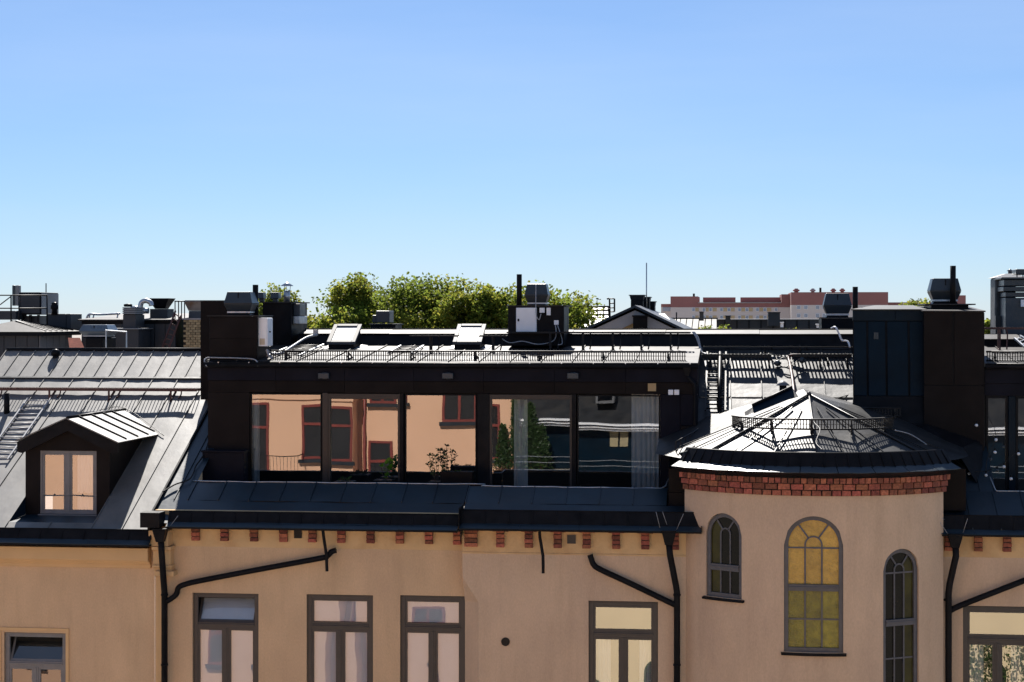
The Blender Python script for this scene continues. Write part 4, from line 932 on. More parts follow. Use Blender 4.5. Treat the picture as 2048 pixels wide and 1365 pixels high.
walkway('black perforated roof walkway beside the roof ladder behind the tower', XA(1404,yw2), XA(1542,yw2), yw2, .50, zw2, lambda y: zm(y)+.02, [XA(p,yw2) for p in (1420,1538)], M['iron'], 'roof walkways', cell=.085, edge=.08)
walkway('black perforated roof walkway meeting the blue-black cladding behind the tower', XA(1586,yw2), XA(1704,yw2), yw2, .50, zw2+.01, lambda y: zm(y)+.02, [XA(p,yw2) for p in (1640,1695)], M['iron'], 'roof walkways', cell=.085, edge=.08)
walkway('narrow dark roof walkway passing behind the second skylight', XA(820,4.62), XA(1012,4.62), 4.62, .28, ZA(900,671,4.62), zflat, [XA(p,4.62) for p in (860,985)], M['iron'], 'roof walkways', cell=.085, edge=.035)
walkway('long dark roof walkway in front of the cabinet-clad vent stack', XA(1014,5.15), XA(1380,5.15), 5.15, .32, ZA(1200,664,5.15), zflat, [XA(p,5.15) for p in (1100,1165,1225,1282,1341)], M['iron'], 'roof walkways', cell=.085, edge=.04)
walkway('red-brown roof walkway at the right edge above the low roof', XA(1971,5.2), XA(2150,5.2), 5.2, .34, ZA(2010,655,5.2), lambda y: zflr+FS*(y-YG+.1), [XA(p,5.2) for p in (2000,2080)], M['rustiron'], 'roof walkways', edge=.05)
walkway('thin shaded roof walkway running along the black ridge upstand', XA(1408,6.1), XA(1704,6.1), 6.02, .20, ZA(1500,693,6.05), lambda y: zm(y)+.02, [XA(p,6.05) for p in (1530,1600)], M['iron'], 'roof walkways', edge=.03)
def snow_guard(label, path, zb, h, posts, pitch, m, zr, grp='snow guards', name='snow_guard'):
    t = T(name, label, 'snow guard', path[0]+(zb,), grp)
    P = [Vector((x,y,0)) for x,y in path]
    rails = MB()
    for z in (zb, zb+h*.52, zb+h): rails.tube([(p.x,p.y,z) for p in P], (.021 if z != zb+h*.52 else .008), 5)
    t.part('rail', rails, m)
    bars = MB()
    for a, c in zip(P[:-1], P[1:]):
        n = max(1, int((c-a).length/pitch))
        for i in range(n):
            q = a.lerp(c, (i+.5)/n); bars.bar((q.x,q.y,zb), (q.x,q.y,zb+h), .02)
    t.part('bars', bars, m, kind='stuff')
    for x, y in posts:
        b = MB(); z0 = zr(x,y)
        b.bar((x,y-.012,z0), (x,y-.012,zb+h), .035); b.bar((x,y+.01,zb+h*.8),(x+.02,y+.34,zr(x+.02,y+.34)+.01), .028); b.bar((x,y-.08,z0+.015),(x+.02,y+.4,zr(x+.02,y+.4)+.015), .03)
        b.ball((x,y-.03,zb+h*.35), .03, 6)
        t.part('post', b, m)
    return t
ys = 2.95
snow_guard('long low black snow guard along the front edge of the penthouse roof', [(XA(540,ys),ys),(XA(1372,ys),ys)], ZA(950,721,ys), ZA(950,703,ys)-ZA(950,721,ys), [(XA(p,ys),ys) for p in (572,697,822,950,1078,1206,1336)], .054, M['iron'], lambda x,y: zflat(y))
snow_guard('short black snow guard on the low roof at the right edge', [(XA(1972,ys),ys),(XA(2140,ys),ys)], ZA(2000,722,ys), .2, [(XA(p,ys),ys) for p in (1990,2100)], .054, M['iron'], lambda x,y: zflr+FS*(y-YG+.1))
ysn = 2.9
snow_guard('shaded snow guard at the foot of the blue-black cladding', [(XA(1722,2.2),2.2),(XA(1803,2.2),2.2)], ZA(1760,832,2.2), .17, [(XA(p,2.2),2.2) for p in (1730,1790)], .06, M['iron'], lambda x,y: zroof(y))
# tower snow guard: follows the facets
def zcone(x, y):
    dx, dy = x-XA(1618,yAp), y-yAp; r = math.hypot(dx, dy)+1e-6; ux, uy = dx/r, dy/r
    ox, oy = XA(1618,yAp)-XT, yAp-YC; bq = ox*ux+oy*uy; R1 = -bq+math.sqrt(max(0, bq*bq-(ox*ox+oy*oy)+(RC*.95)**2))
    return za_+(zce-za_)*min(1, r/R1)+.02
xa1 = XA(1618,yAp)
yfr = min((abs(HOR+(CZ-zcone(xa1,y))/dep(1620,y)*FPX-867), y) for y in [yAp-k*.02 for k in range(20,160)])[1]
pp = [(1464,yfr+1.25),(1480,yfr+.75),(1543,yfr+.12),(1622,yfr),(1706,yfr+.12),(1770,yfr+.7),(1787,yfr+1.15)]
zg0 = ZA(1622,859,yfr)
snow_guard('curved black snow guard around the tower roof', [(XA(p,y),y) for p,y in pp], zg0, .20, [(XA(p,y),y) for p,y in ((1482,yfr+.73),(1543,yfr+.12),(1622,yfr),(1703,yfr+.12),(1768,yfr+.72))], .06, M['iron'], zcone)
# tower side little guard on the left valley
b = MB()
t = T('snow_guard', 'small dark guard rail climbing the shaded valley left of the tower roof', 'snow guard', PT(1352,905,.3), 'snow guards')
A_, B_ = Vector(PT(1352,903,.2)), Vector(PT(1398,876,2.0)); up = Vector((0,0,.2))
b.tube([A_,B_], .016, 5); b.tube([A_+up,B_+up], .016, 5); t.part('rail', b, M['iron'])
b = MB()
for i in range(6): q = A_.lerp(B_, i/5); b.bar(q, q+up, .016)
t.part('bars', b, M['iron'])
def ladder(label, x0, x1, yb, yt, zr, lift, n, m, grp='roof ladders', rm=None):
    t = T('roof_ladder', label, 'ladder', (x0, yb, zr(yb)), grp)
    for x in (x0, x1):
        b = MB(); b.bar((x,yb,zr(yb)+lift), (x,yt,zr(yt)+lift), .035); t.part('rail', b, rm or m)
    for i in range(n):
        y = yb+(yt-yb)*(i+.5)/n; b = MB(); b.tube([(x0,y,zr(y)+lift),(x1,y,zr(y)+lift)], .014, 6); t.part('rung', b, m)
    for y in (yb+(yt-yb)*.12, yb+(yt-yb)*.88):
        b = MB()
        for x in (x0, x1): b.bar((x,y,zr(y)+lift),(x,y+.04,zr(y)), .025)
        t.part('foot', b, m)
    return t
yl0 = YON(12,925,zdL,YD,MS); yl1 = YON(100,803,zdL,YD,MS)
ladder('grey metal roof ladder hooked below the walkway on the left roof', XA(56,yl1), XA(101,yl1), yl0, yl1, zL, .07, 13, M['cable'])
ladder('black roof ladder on the bright sheet roof right of the penthouse', XA(1412,4), XA(1451,4), YON(1430,833,zm(0),0,MS), 5.8, zm, .13, 14, M['iron'])
ladder('dark ladder lying flat on the low roof beside the white cabinet', XA(552,4.0), XA(612,4.0), 3.2, 5.9, zflat, .06, 8, M['iron'], rm=M['galv'])
ladder('short dark ladder lying flat on the low roof between the skylights', XA(777,4.0), XA(824,4.0), 3.9, 5.6, zflat, .06, 5, M['iron'], rm=M['galv'])
b = MB(); x = XA(1438.5,3.5); yb_, yt_ = YON(1438,834,zm(0),0,MS), 5.5
b.tube([(x,yb_,zm(yb_)+.22),(x,yt_,zm(yt_)+.26)], .045, 8); 
for q in (.15,.5,.85): y = yb_+(yt_-yb_)*q; b.box(x-.06,x+.06,y-.02,y+.02,zm(y)+.02,zm(y)+.26)
single('conduit_pipe', 'thick black pipe running up the roof over the black ladder', 'pipe', b, M['black'])
# roof hoods (fans)
def hood(label, px0, px1, py0, py1, Y, m, grp='roof fan hoods', depth=None, band=True):
    x0, x1 = XA(px0,Y), XA(px1,Y); z1 = ZA((px0+px1)/2,py0,Y); z0 = ZA((px0+px1)/2,py1,Y); w = x1-x0; h = z1-z0; cx = (x0+x1)/2; d = depth or w; cy = Y+d/2
    t = T('roof_fan', label, 'roof fan', (cx,cy,z0), grp)
    b = MB(); zm = z0+h*.50
    b.frustum(cx,cy,zm,z1,w,d,w*.80,d*.80); t.part('hood', b, m, bevel=.012)
    b = MB(); b.frustum(cx,cy,z0+h*.17,zm-.004,w*.78,d*.78,w,d); t.part('lower_hood', b, m, bevel=.01)
    b = MB(); b.box(cx-w*.40,cx+w*.40,cy-d*.40,cy+d*.40,z0+h*.10,z0+h*.165); t.part('collar', b, M['galv'])
    b = MB(); b.frustum(cx,cy,z0,z0+h*.098,w*.80,d*.80,w*.72,d*.72); t.part('base', b, M['black'])
    b = MB(); b.box(cx-.012,cx+.012,cy-d*.455,cy-d*.43,z1-h*.28,z1-.03); t.part('handle', b, M['black'])
    return t
hood('boxy grey-blue roof fan hood on the dark stack at the left of the penthouse', 447,504,584,631,3.0,M['fanblue'])
hood('dark blue roof fan hood beside a black pipe, in front of the tree tops', 1049,1096,568,613,5.7,M['fanblue'])
hood('dark roof fan hood in front of the distant red-brown block', 1647,1704,587,636,8.6,M['fanblue'])
hood('dark roof fan hood high on the clad shaft at the right', 1860,1923,557,608,3.6,M['fanblue'])
def pipe(label, px, py0, py1, Y, r, m=M['black'], grp='black vent pipes'):
    x, _, z0 = PT(px,py1,Y); z1 = ZA(px,py0,Y); b = MB(); b.lathe((x,Y,z0), [(r,0),(r,z1-z0),(r*.8,z1-z0),(r*.8,z1-z0-.1)], 14)
    return single('vent_pipe', label, 'vent pipe', b, m, grp)
pipe('black round vent pipe right of the leftmost grey-blue fan hood', 511,570,640,3.6,.068)
pipe('black round vent pipe left of the dark blue fan hood before the trees', 1038.5,549,614,5.6,.064)
pipe('black round vent pipe rising behind the blue-black cladding', 1710.5,574,640,4.6,.062)
pipe('tall black round vent pipe in front of the fan hood on the clad shaft', 1906,532,612,3.45,.064)
pipe('short black pipe stub on the left house roof beside the ladder', 13.5,787,830,YON(13,826,zdL,YD,MS),.07)
# stacks
def stack(label, px0, px1, py0, pyb, Y, d, m, cap=.05, grp='dark clad stacks', name='vent_stack', seams=()):
    x0, x1 = XA(px0,Y), XA(px1,Y); z1, z0 = ZA((px0+px1)/2,py0,Y), ZA((px0+px1)/2,pyb,Y)
    t = T(name, label, 'vent stack', ((x0+x1)/2,Y+d/2,z0), grp)
    b = MB(); b.box(x0,x1,Y,Y+d,z0,z1-.03); t.part('shaft', b, m, bevel=.008)
    b = MB(); b.box(x0-cap,x1+cap,Y-cap,Y+d+cap,z1-.028,z1); t.part('cap', b, M['flat'])
    if seams:
        zz = [z0]+[ZA((px0+px1)/2,s,Y) for s in seams]+[z1-.035]
        for a, c in zip(zz[:-1], zz[1:]):
            b = MB(); b.box(x0+.01,x1-.01,Y-.014,Y-.001,a+.006,c-.006); t.part('cladding_panel', b, m, bevel=.003)
    return t
stack('dark brown clad stack carrying the leftmost fan hood and a white cabinet', 419,514,631,733,2.72,1.25,M['brown'],seams=(677,))
stack('tall blank dark slab stack at the far left of the penthouse', 401,470,601,800,5.0,1.6,M['brown'],cap=.01)
sB = stack('large black stack with meter boxes and capped flue behind the white cabinet', 525,583,604,700,6.4,1.7,M['black'],cap=.06)
sC = stack('black stack with a pale cabinet in front of the tree tops', 1016,1128,611,692,5.5,1.3,M['black'],cap=.05)
stack('low black stack under the fan hood before the distant red-brown block', 1643,1712,635,672,8.4,1.5,M['black'],cap=.04)
stack('low flat plinth under the fan hood on the clad shaft', 1862,1937,608,626,3.2,1.6,M['black'],cap=.14)
stack('small low black stack in front of the tree clump', 741,791,648,662,8.0,.9,M['black'],cap=.04)
b = MB(); x0, x1 = XA(752,8.2), XA(779,8.2); b.box(x0,x1,8.2,8.8,ZA(765,646,8.2),ZA(765,622,8.2)); b.box(x0-.12,x0-.01,8.3,8.7,ZA(765,646,8.2),ZA(765,631,8.2)); single('roof_unit', 'small dark box unit on the low black stack before the trees', 'roof fan', b, M['fanblue'], bevel=.015)
def cabinet(label, px0, px1, py0, py1, Y, d, m=M['white'], knob=None, grp='pale cabinets'):
    x0, x1 = XA(px0,Y), XA(px1,Y); z0, z1 = ZA((px0+px1)/2,py1,Y), ZA((px0+px1)/2,py0,Y)
    t = T('electrical_cabinet', label, 'cabinet', ((x0+x1)/2,Y+d/2,z0), grp)
    b = MB(); b.box(x0,x1,Y+.014,Y+d,z0,z1); t.part('casing', b, m, bevel=.006)
    b = MB(); b.box(x0+.012,x1-.012,Y,Y+.012,z0+.012,z1-.012); t.part('door', b, m, bevel=.004)
    if knob is not None:
        b = MB(); kx = x0+(x1-x0)*knob; b.box(kx-.02,kx+.02,Y-.02,Y-.001,(z0+z1)/2-.03,(z0+z1)/2+.03); t.part('handle', b, M['black'])
    return t
cabinet('large pale blue-white cabinet on the black stack before the trees', 1032,1073,616,665,5.40,.09, knob=.12)
# cabinet on the side of the left stack: door faces right
x0 = XA(514,2.8); z0, z1 = ZA(525,693,2.85), ZA(525,636,2.85)
t = T('electrical_cabinet', 'white side cabinet with louvred front on the right flank of the brown stack', 'cabinet', (x0,3.0,z0), 'pale cabinets')
b = MB(); b.box(x0+.01,x0+.215,2.86,3.35,z0,z1); t.part('casing', b, M['white'], bevel=.006)
b = MB(); b.box(x0+.217,x0+.235,2.87,3.34,z0+.01,z1-.01); t.part('door', b, M['white'], bevel=.004)
b = MB(); b.box(x0+.236,x0+.262,3.02,3.07,(z0+z1)/2-.01,(z0+z1)/2+.02); t.part('handle', b, M['black'])
for i in range(8): 
    b = MB(); b.box(x0+.05,x0+.17,2.85,2.858,z0+.04+i*.018,z0+.05+i*.018); t.part('louvre', b, M['cream'])
for px0, px1, py0, py1, lab in ((1079,1089,616,626,'small white square box right of the large cabinet on the black stack'),(1093,1101,616,631,'small grey-white meter box topmost right on the black stack'),(1108,1117,641,650,'small white box low on the right of the black stack')):
    b = MB(); b.box(XA(px0,5.42),XA(px1,5.42),5.42,5.498,ZA(1090,py1,5.42),ZA(1090,py0,5.42)); single('junction_box', lab, 'junction box', b, M['white'], 'white boxes on the stack', bevel=.006)
def cables(label, lists, r=.012, m=M['cable'], name='cable'):
    t = T(name, label, 'cable', lists[0][0], 'loose roof cables')
    for l_ in lists:
        b = MB(); b.tube(smooth_path(l_, 6), r, 6); t.part('strand', b, m)
    return t
q = lambda a: [PT(*p) for p in a]
cables('grey cables looping from the small boxes on the black stack to the roof', [q([(1111,651,5.4),(1112,672,5.35),(1103,684,5.3),(1075,689,5.1),(1045,683,5.1),(1020,686,5.05),(1002,677,5.0)]), q([(1115,651,5.4),(1123,675,5.35),(1124,688,5.2),(1116,690,5.1)]), q([(1072,570,5.65),(1072,625,5.38),(1078,640,5.38),(1082,628,5.4)])])
cables('pale conduit sweeping over the low roof from the white cabinet', [q([(634,670,5.4),(612,676,5.1),(585,693,4.2),(565,705,3.5),(545,708,3.1),(533,700,2.95)]), q([(533,700,2.93),(537,710,2.9),(545,717,2.8)])], .028)
cables('thin cable lying on the ledge in front of the brown stack', [q([(516,733,2.42),(510,720,2.5),(480,717,2.6),(440,716,2.6),(415,716,2.6),(409,722,2.5),(413,733,2.4)])], .016)
cables('bundle of cables dropping over the ridge upstand beside the penthouse', [q([(1385,664,6.1),(1392,674,6.0),(1398,690,5.9),(1402,704,5.7),(1412,708,5.6)]), q([(1388,664,6.1),(1396,676,6.0),(1400,692,5.9),(1404,705,5.7),(1413,709,5.55)])], .022)
cables('pale cable crossing the ridge near the blue-black cladding', [q([(1663,657,6.4),(1671,655,6.2),(1678,668,6.15),(1684,681,6.1),(1695,683,6.05),(1700,695,5.9)])], .022, M['white'])
cables('thin dark cable draped over the tower roof', [q([(1705,788,4.2),(1680,795,3.8),(1650,802,3.2),(1632,806,2.0)]), q([(1668,799,3.4),(1672,812,3.0),(1690,821,2.6),(1730,832,2.3)]), q([(1618,793,.9),(1624,830,.2),(1628,845,-.6),(1640,860,-1.1),(1632,885,-1.7),(1645,900,-2.3)])], .010, M['iron'])
cables('thin light cable sagging along the dark flank right of the tower', [q([(1790,861,-.1),(1820,869,.3),(1848,886,.4),(1870,903,.5),(1893,913,.5)])], .011)
cables('thin dark wire arching over the dormer on the left roof', [[Vector(PT(200,829,YON(200,829,zdL,YD,MS)))+Vector((0,-.1,.1)), Vector(PT(240,822,YON(240,824,zdL,YD,MS)))+Vector((0,-.05,.1)), Vector(PT(275,834,YON(275,836,zdL,YD,MS)))+Vector((0,-.05,.05)), Vector(PT(328,874,YON(328,875,zdL,YD,MS)))+Vector((0,0,.02))]], .008, M['iron'])
cables('dark lightning cable running down the roof left of the penthouse', [[Vector(PT(a,b_,YON(a,b_,zdA,YA-.45,MS)))+Vector((0,-.03,.06)) for a,b_ in ((417,890),(408,915),(392,938),(388,950),(378,965),(350,975),(326,990))]], .018, M['iron'])
# box on the corner where the conduit starts
b = MB(); b.box(XA(626,5.4),XA(635,5.4),5.4,5.5,ZA(630,671,5.4),ZA(630,660,5.4)); single('junction_box', 'small grey box on a stand where the pale conduit starts', 'junction box', b, M['galv'], 'white boxes on the stack')
# bits on the stack behind: meter boxes, flue, small fans
for px0, px1, py0, py1, lab in ((587,600,608,632,'upper dark meter box on the big black stack behind the cabinet'),(586,606,633,648,'lower wide grey meter box on the big black stack behind the cabinet')):
    xs0 = XA(583,6.4); y0, y1 = 6.55+(px0-586)*.03, 7.2+(px1-600)*.03
    b = MB(); b.box(xs0+.005,xs0+.17,y0,y1,ZA(595,py1,6.8),ZA(595,py0,6.8)); single('meter_box', lab, 'meter box', b, M['fanblue'] if py0 < 620 else M['galv'], 'meter boxes', bevel=.01)
for px0, px1, lab in ((515,527,'small dark roof unit half hidden by the black vent pipe'),(540,557,'small dark roof unit left of the capped metal flue')):
    b = MB(); Y = 6.8; z1 = ZA(540,585,Y); z0 = ZA(540,604,Y); x0, x1 = XA(px0,Y), XA(px1,Y)
    b.frustum((x0+x1)/2,Y+.15,z1-.16,z1,x1-x0,.32,(x1-x0)*.85,.28); b.box((x0+x1)/2-.06,(x0+x1)/2+.06,Y+.08,Y+.2,z0,z1-.16)
    single('roof_unit', lab, 'roof fan', b, M['fanblue'], 'small roof units', bevel=.012)
x,_,z = PT(574,604,7.1); k = 1/85
t = T('flue', 'round metal flue with cone rain cap on the big black stack', 'flue', (x,7.1,z), None)
b = MB(); b.lathe((x,7.1,z), [(.085,0),(.085,.28),(.07,.28),(.07,.2)], 12); t.part('pipe', b, M['galv'])
b = MB(); b.lathe((x,7.1,z), [(.16,.40),(.165,.41),(.01,.50)], 14); t.part('rain_cap', b, M['galv'])
b = MB()
for g_ in (0.5,2.6,4.7): b.bar((x+.07*math.cos(g_),7.1+.07*math.sin(g_),z+.2),(x+.09*math.cos(g_),7.1+.09*math.sin(g_),z+.42), .012)
t.part('cap_strut', b, M['iron'])
# skylights
def skylight(label, pxa, pxb):
    Y0 = YON(680,699,zfl,yf0,FS); run = .86; sl_ = .50; x0, x1 = XA(pxa,Y0), XA(pxb,Y0); zf = ZA((pxa+pxb)/2,684,Y0); zr = zflat(Y0)
    t = T('skylight', label, 'skylight', ((x0+x1)/2,Y0,zr), 'skylights')
    zt = lambda y, h=0: zf+sl_*(y-Y0)+h
    b = MB(); b.hexa([(x0+.04,Y0+.04,zr-.02),(x1-.04,Y0+.04,zr-.02),(x1-.04,Y0+run,zr),(x0+.04,Y0+run,zr)],[(x0+.04,Y0+.04,zt(Y0+.04,-.07)),(x1-.04,Y0+.04,zt(Y0+.04,-.07)),(x1-.04,Y0+run,zt(Y0+run,-.07)),(x0+.04,Y0+run,zt(Y0+run,-.07))]); t.part('curb', b, M['black'])
    f = MB(); w = .10
    for xa, xb, ya, yb, h in ((x0,x0+w,Y0,Y0+run,0),(x1-w,x1,Y0,Y0+run,0),(x0+w,x1-w,Y0,Y0+w,-.004),(x0+w,x1-w,Y0+run-w,Y0+run,.006)):
        f.hexa([(xa,ya,zt(ya,-.07)),(xb,ya,zt(ya,-.07)),(xb,yb,zt(yb,-.07)),(xa,yb,zt(yb,-.07))],[(xa,ya,zt(ya,h)),(xb,ya,zt(ya,h)),(xb,yb,zt(yb,h)),(xa,yb,zt(yb,h))])
    t.part('frame', f, M['skyframe'], bevel=.006)
    q_ = MB(); q_.quad((x0+w,Y0+w,zt(Y0+w,-.02)),(x1-w,Y0+w,zt(Y0+w,-.02)),(x1-w,Y0+run-w,zt(Y0+run-w,-.02)),(x0+w,Y0+run-w,zt(Y0+run-w,-.02))); t.part('pane', q_, M['skylight'])
    for sg, xe in ((-1,x0),(1,x1)):
        s_ = MB()
        A_=(xe+sg*.15,Y0-.10,zflat(Y0-.10)+.012); B_=(xe-sg*.02,Y0-.06,zflat(Y0-.06)+.02); C_=(xe-sg*.02,Y0+run+.1,zflat(Y0+run+.1)+.03); D_=(xe+sg*.15,Y0+run+.3,zflat(Y0+run+.3)+.015)
        s_.quad(A_,B_,C_,D_) if sg < 0 else s_.quad(B_,A_,D_,C_)
        t.part('flashing', s_, M['galvflat'])
    return t
M['galvflat'] = mat('pale_sheet_flashing', (.12,.12,.125), .5, metal=.1, var=.12, scale=5, rvar=.06)
skylight('sunlit raised skylight on the low roof nearest the white cabinet', 653,710)
skylight('sunlit raised skylight on the low roof behind the walkway near the pale cabinet', 905,963)
# hatch lid by the tower cone
b = MB(); A_, B_, C_, D_ = map(Vector, (PT(1504,813,1.5),PT(1512,838,1.15),PT(1597,796,1.35),PT(1584,776,1.7)))
nn = Vector((0,.22,.02)); b.hexa([B_,C_,C_+nn,B_+nn],[A_,D_,D_+nn,A_+nn])
t = T('roof_hatch', 'dark sheet-metal hatch lid leaning beside the tower cone', 'hatch', tuple(B_))
t.part('lid', b, M['blueclad'], bevel=.01)
b = MB(); b.tube([A_+Vector((0,-.02,.02)),D_+Vector((0,-.02,.02))], .03, 6); t.part('lid_edge', b, M['black'])
b = MB(); b.slab(PT(1490,826,1.6), PT(1508,815,1.6), PT(1512,838,1.2), PT(1492,840,1.2), .02); t.part('hinge_plate', b, M['black'])
# mushroom vent behind
def cowl(label, px, py0, py1, Y, r, grp='cowl vents'):
    x,_,z = PT(px,py1,Y); h = ZA(px,py0,Y)-z
    t = T('cowl_vent', label, 'vent cowl', (x,Y,z), grp)
    b = MB(); b.lathe((x,Y,z), [(r*.55,0),(r*.55,h*.72)], 12); t.part('pipe', b, M['black'])
    b = MB(); b.lathe((x,Y,z), [(r,h*.66),(r*1.02,h*.70),(r*.5,h*.88),(.01,h)], 16); t.part('cap', b, M['galvflat'])
    return t
cowl('small cone-capped vent behind the dark hatch lid by the tower', 1566,761,792,2.8,.145)
yv = YON(111,716,zBr,yBr,SU)
x,_,z = PT(111,718,yv); t = T('cowl_vent', 'round black cowl vent near the ridge of the left roof', 'vent cowl', (x,yv,z), 'cowl vents')
b = MB(); b.lathe((x,yv,z-.1), [(.075,0),(.075,.22)], 12); t.part('pipe', b, M['black'])
b = MB(); b.lathe((x,yv,z+.08), [(.09,0),(.115,.03),(.115,.11),(.08,.16),(.01,.175)], 14); t.part('cap', b, M['black'])
b = MB(); b.box(x-.23,x+.1,yv-.1,yv+.1,z-.05,z-.03); t.part('flange', b, M['black'])
# rusty pole with junction boxes
t = T('pipe_mast', 'rusty bent pipe with round junction boxes on the roof behind the tower', 'pipe', PT(1586,800,3.2))
b = MB(); b.tube(smooth_path(q([(1589,795,3.2),(1585,760,4.2),(1580,730,5.2),(1577,716,5.6),(1583,711,5.6),(1600,711,5.55)]),5), .035, 8); t.part('pipe', b, M['rustiron'])
for px,py in ((1555,727),(1604,721)):
    x,_,z = PT(px,py,5.3); b = MB(); b.ball((x,5.3,z), .075, 10); b.box(x-.09,x+.09,5.26,5.34,z-.03,z+.03); t.part('junction_box', b, M['fanblue'])
b = MB()
for l_ in ([(1555,725,5.3),(1565,716,5.4),(1577,722,5.3)],[(1555,730,5.3),(1545,722,5.4),(1538,712,5.5)],[(1604,722,5.3),(1592,724,5.3),(1582,732,5.1)],[(1575,718,5.5),(1560,712,5.6),(1545,710,5.6)],[(1555,729,5.3),(1570,735,5.1),(1583,728,5.2)]): b.tube(smooth_path(q(l_),5), .012, 5)
t.part('cable', b, M['iron'])
# downpipes
def downpipe(label, hop, line, branch=None, Y=-.2, r=.068, clips=()):
    t = T('downpipe', label, 'downpipe', PT(*line[-1][:2],Y), 'black downpipes')
    if hop:
        px, p0, p1 = hop; yh = line[0][2] if len(line[0]) > 2 else Y; x,_,zt = PT(px,p0,yh); zb = ZA(px,p1,yh)
        b = MB(); b.frustum(x,yh,zb,zt,.16,.16,.29,.26); b.box(x-.155,x+.155,yh-.14,yh+.14,zt,zt+.035); t.part('hopper', b, M['black'], bevel=.008)
    P_ = [PT(p[0],p[1],p[2] if len(p) > 2 else Y) for p in line]
    b = MB(); b.tube(P_, r, 12); t.part('pipe', b, M['black'])
    for a,c in clips:
        x,_,z = PT(a,c,Y); b = MB(); b.lathe((x,Y,z-.02), [(r+.012,0),(r+.012,.04)], 12); b.box(x-.012,x+.012,Y,0,z-.01,z+.01); t.part('clip', b, M['black'])
    if branch:
        b = MB(); b.tube(smooth_path([PT(a,c,Y+.01) for a,c in branch],6), r*.9, 12); t.part('branch_pipe', b, M['black'])
    return t
downpipe('black downpipe at the house joint with a long branch rising to the right', (321,1060,1084), [(322,1083,-.46),(323,1100,-.46),(327,1160,-.42),(329,1185,-.2),(329,2300,-.2)], [(333,1203),(345,1196),(353,1188),(357,1176),(368,1170),(400,1162),(520,1139),(640,1117),(655,1112),(663,1104),(672,1101)], -.2, clips=((329,1190),(329,1330)))
downpipe('black downpipe beside the stair tower with a branch from the upper left', (1338,1064,1090), [(1338,1089,YB-.34),(1340,1110,YB-.34),(1352,1172,YB-.2),(1354,1185,YB-.17),(1354,2300,YB-.17)], [(1352,1211),(1335,1203),(1260,1167),(1200,1139),(1187,1129),(1183,1119),(1180,1110)], YB-.17, clips=((1354,1190),(1354,1330)))
downpipe('black downpipe right of the stair tower with a branch from the upper right', (1910,1071,1096), [(1911,1095,-.42),(1912,1112,-.42),(1899,1170,-.3),(1897,1188,-.3),(1897,2300,-.3)], [(1898,1223),(1915,1214),(1960,1196),(2060,1157),(2120,1134)], -.2, clips=((1895,1200),))
downpipe('thin black downpipe on the right end of the glazed roof storey', None, [(1376,752),(1378,758),(1388,768),(1390,775),(1390,845),(1393,856),(1404,868)], None, YG-.12, .042)
b = MB(); x,_,z = PT(1374,732,YG-.12); zb = ZA(1374,752,YG-.12); b.frustum(x,YG-.12,zb,z,.08,.08,.2,.14); single('rain_hopper', 'small funnel hopper under the penthouse gutter above the thin downpipe', 'hopper', b, M['black'])
for lab, pts, Y in (('thin black overflow spout behind the branch pipe of the left downpipe', [(646,1062),(647,1072),(653,1112),(654,1143)], YA-.3), ('thin black overflow spout hanging on the projecting bay', [(1079,1064),(1080,1076),(1086,1112),(1086.5,1147)], YB-.3)):
    b = MB(); b.tube([PT(a,c,Y) for a,c in pts], .034, 8, smooth=False); single('overflow_spout', lab, 'spout', b, M['black'], 'overflow spouts')
# snow stay wires by the hoppers
for lab, segs, Y in (('thin stay wires around the hopper beside the stair tower', [((1312,1024),(1320,1056)),((1325,1024),(1334,1050)),((1367,1028),(1353,1060))], YB-.5), ('thin stay wires around the hopper at the house joint', [((303,1040),(312,1064)),((356,1032),(338,1056))], -.5), ('thin stay wires around the hopper right of the stair tower', [((1874,1036),(1902,1078)),((1935,1038),(1926,1066)),((1873,1036),(1889,1039))], -.5)):
    b = MB()
    for (a,c),(d,e) in segs: b.tube([PT(a,c,Y),PT(d,e,Y+.1)], .005, 4)
    single('stay_wire', lab, 'wire', b, M['cable'], 'stay wires')
# string lights at the right
t = T('string_light', 'string of clear bulbs hanging in front of the dark glazing at the right edge', 'string light', PT(1953,848,1.6))
bl = [(1953,851),(1992,880),(1938,948),(1972,951),(2037,908),(2008,934),(2022,958),(1990,905),(1935,1018)]
for a,c in bl:
    x,_,z = PT(a,c,1.6); b = MB(); b.ball((x,1.6,z), .036, 10); t.part('bulb', b, M['bulb'])
    b = MB(); b.lathe((x,1.6,z+.03), [(.018,0),(.018,.06)], 8); t.part('socket', b, M['black'])
b = MB(); b.tube(smooth_path([Vector(PT(a,c,1.6))+Vector((0,0,.09)) for a,c in ((1975,840),(1992,880),(1975,925),(1972,951))],5), .006, 5); b.tube(smooth_path([Vector(PT(a,c,1.6))+Vector((0,0,.09)) for a,c in ((2060,880),(2037,908),(2008,934),(1972,951),(1938,948),(1900,920))],5), .006, 5); t.part('wire', b, M['iron'])
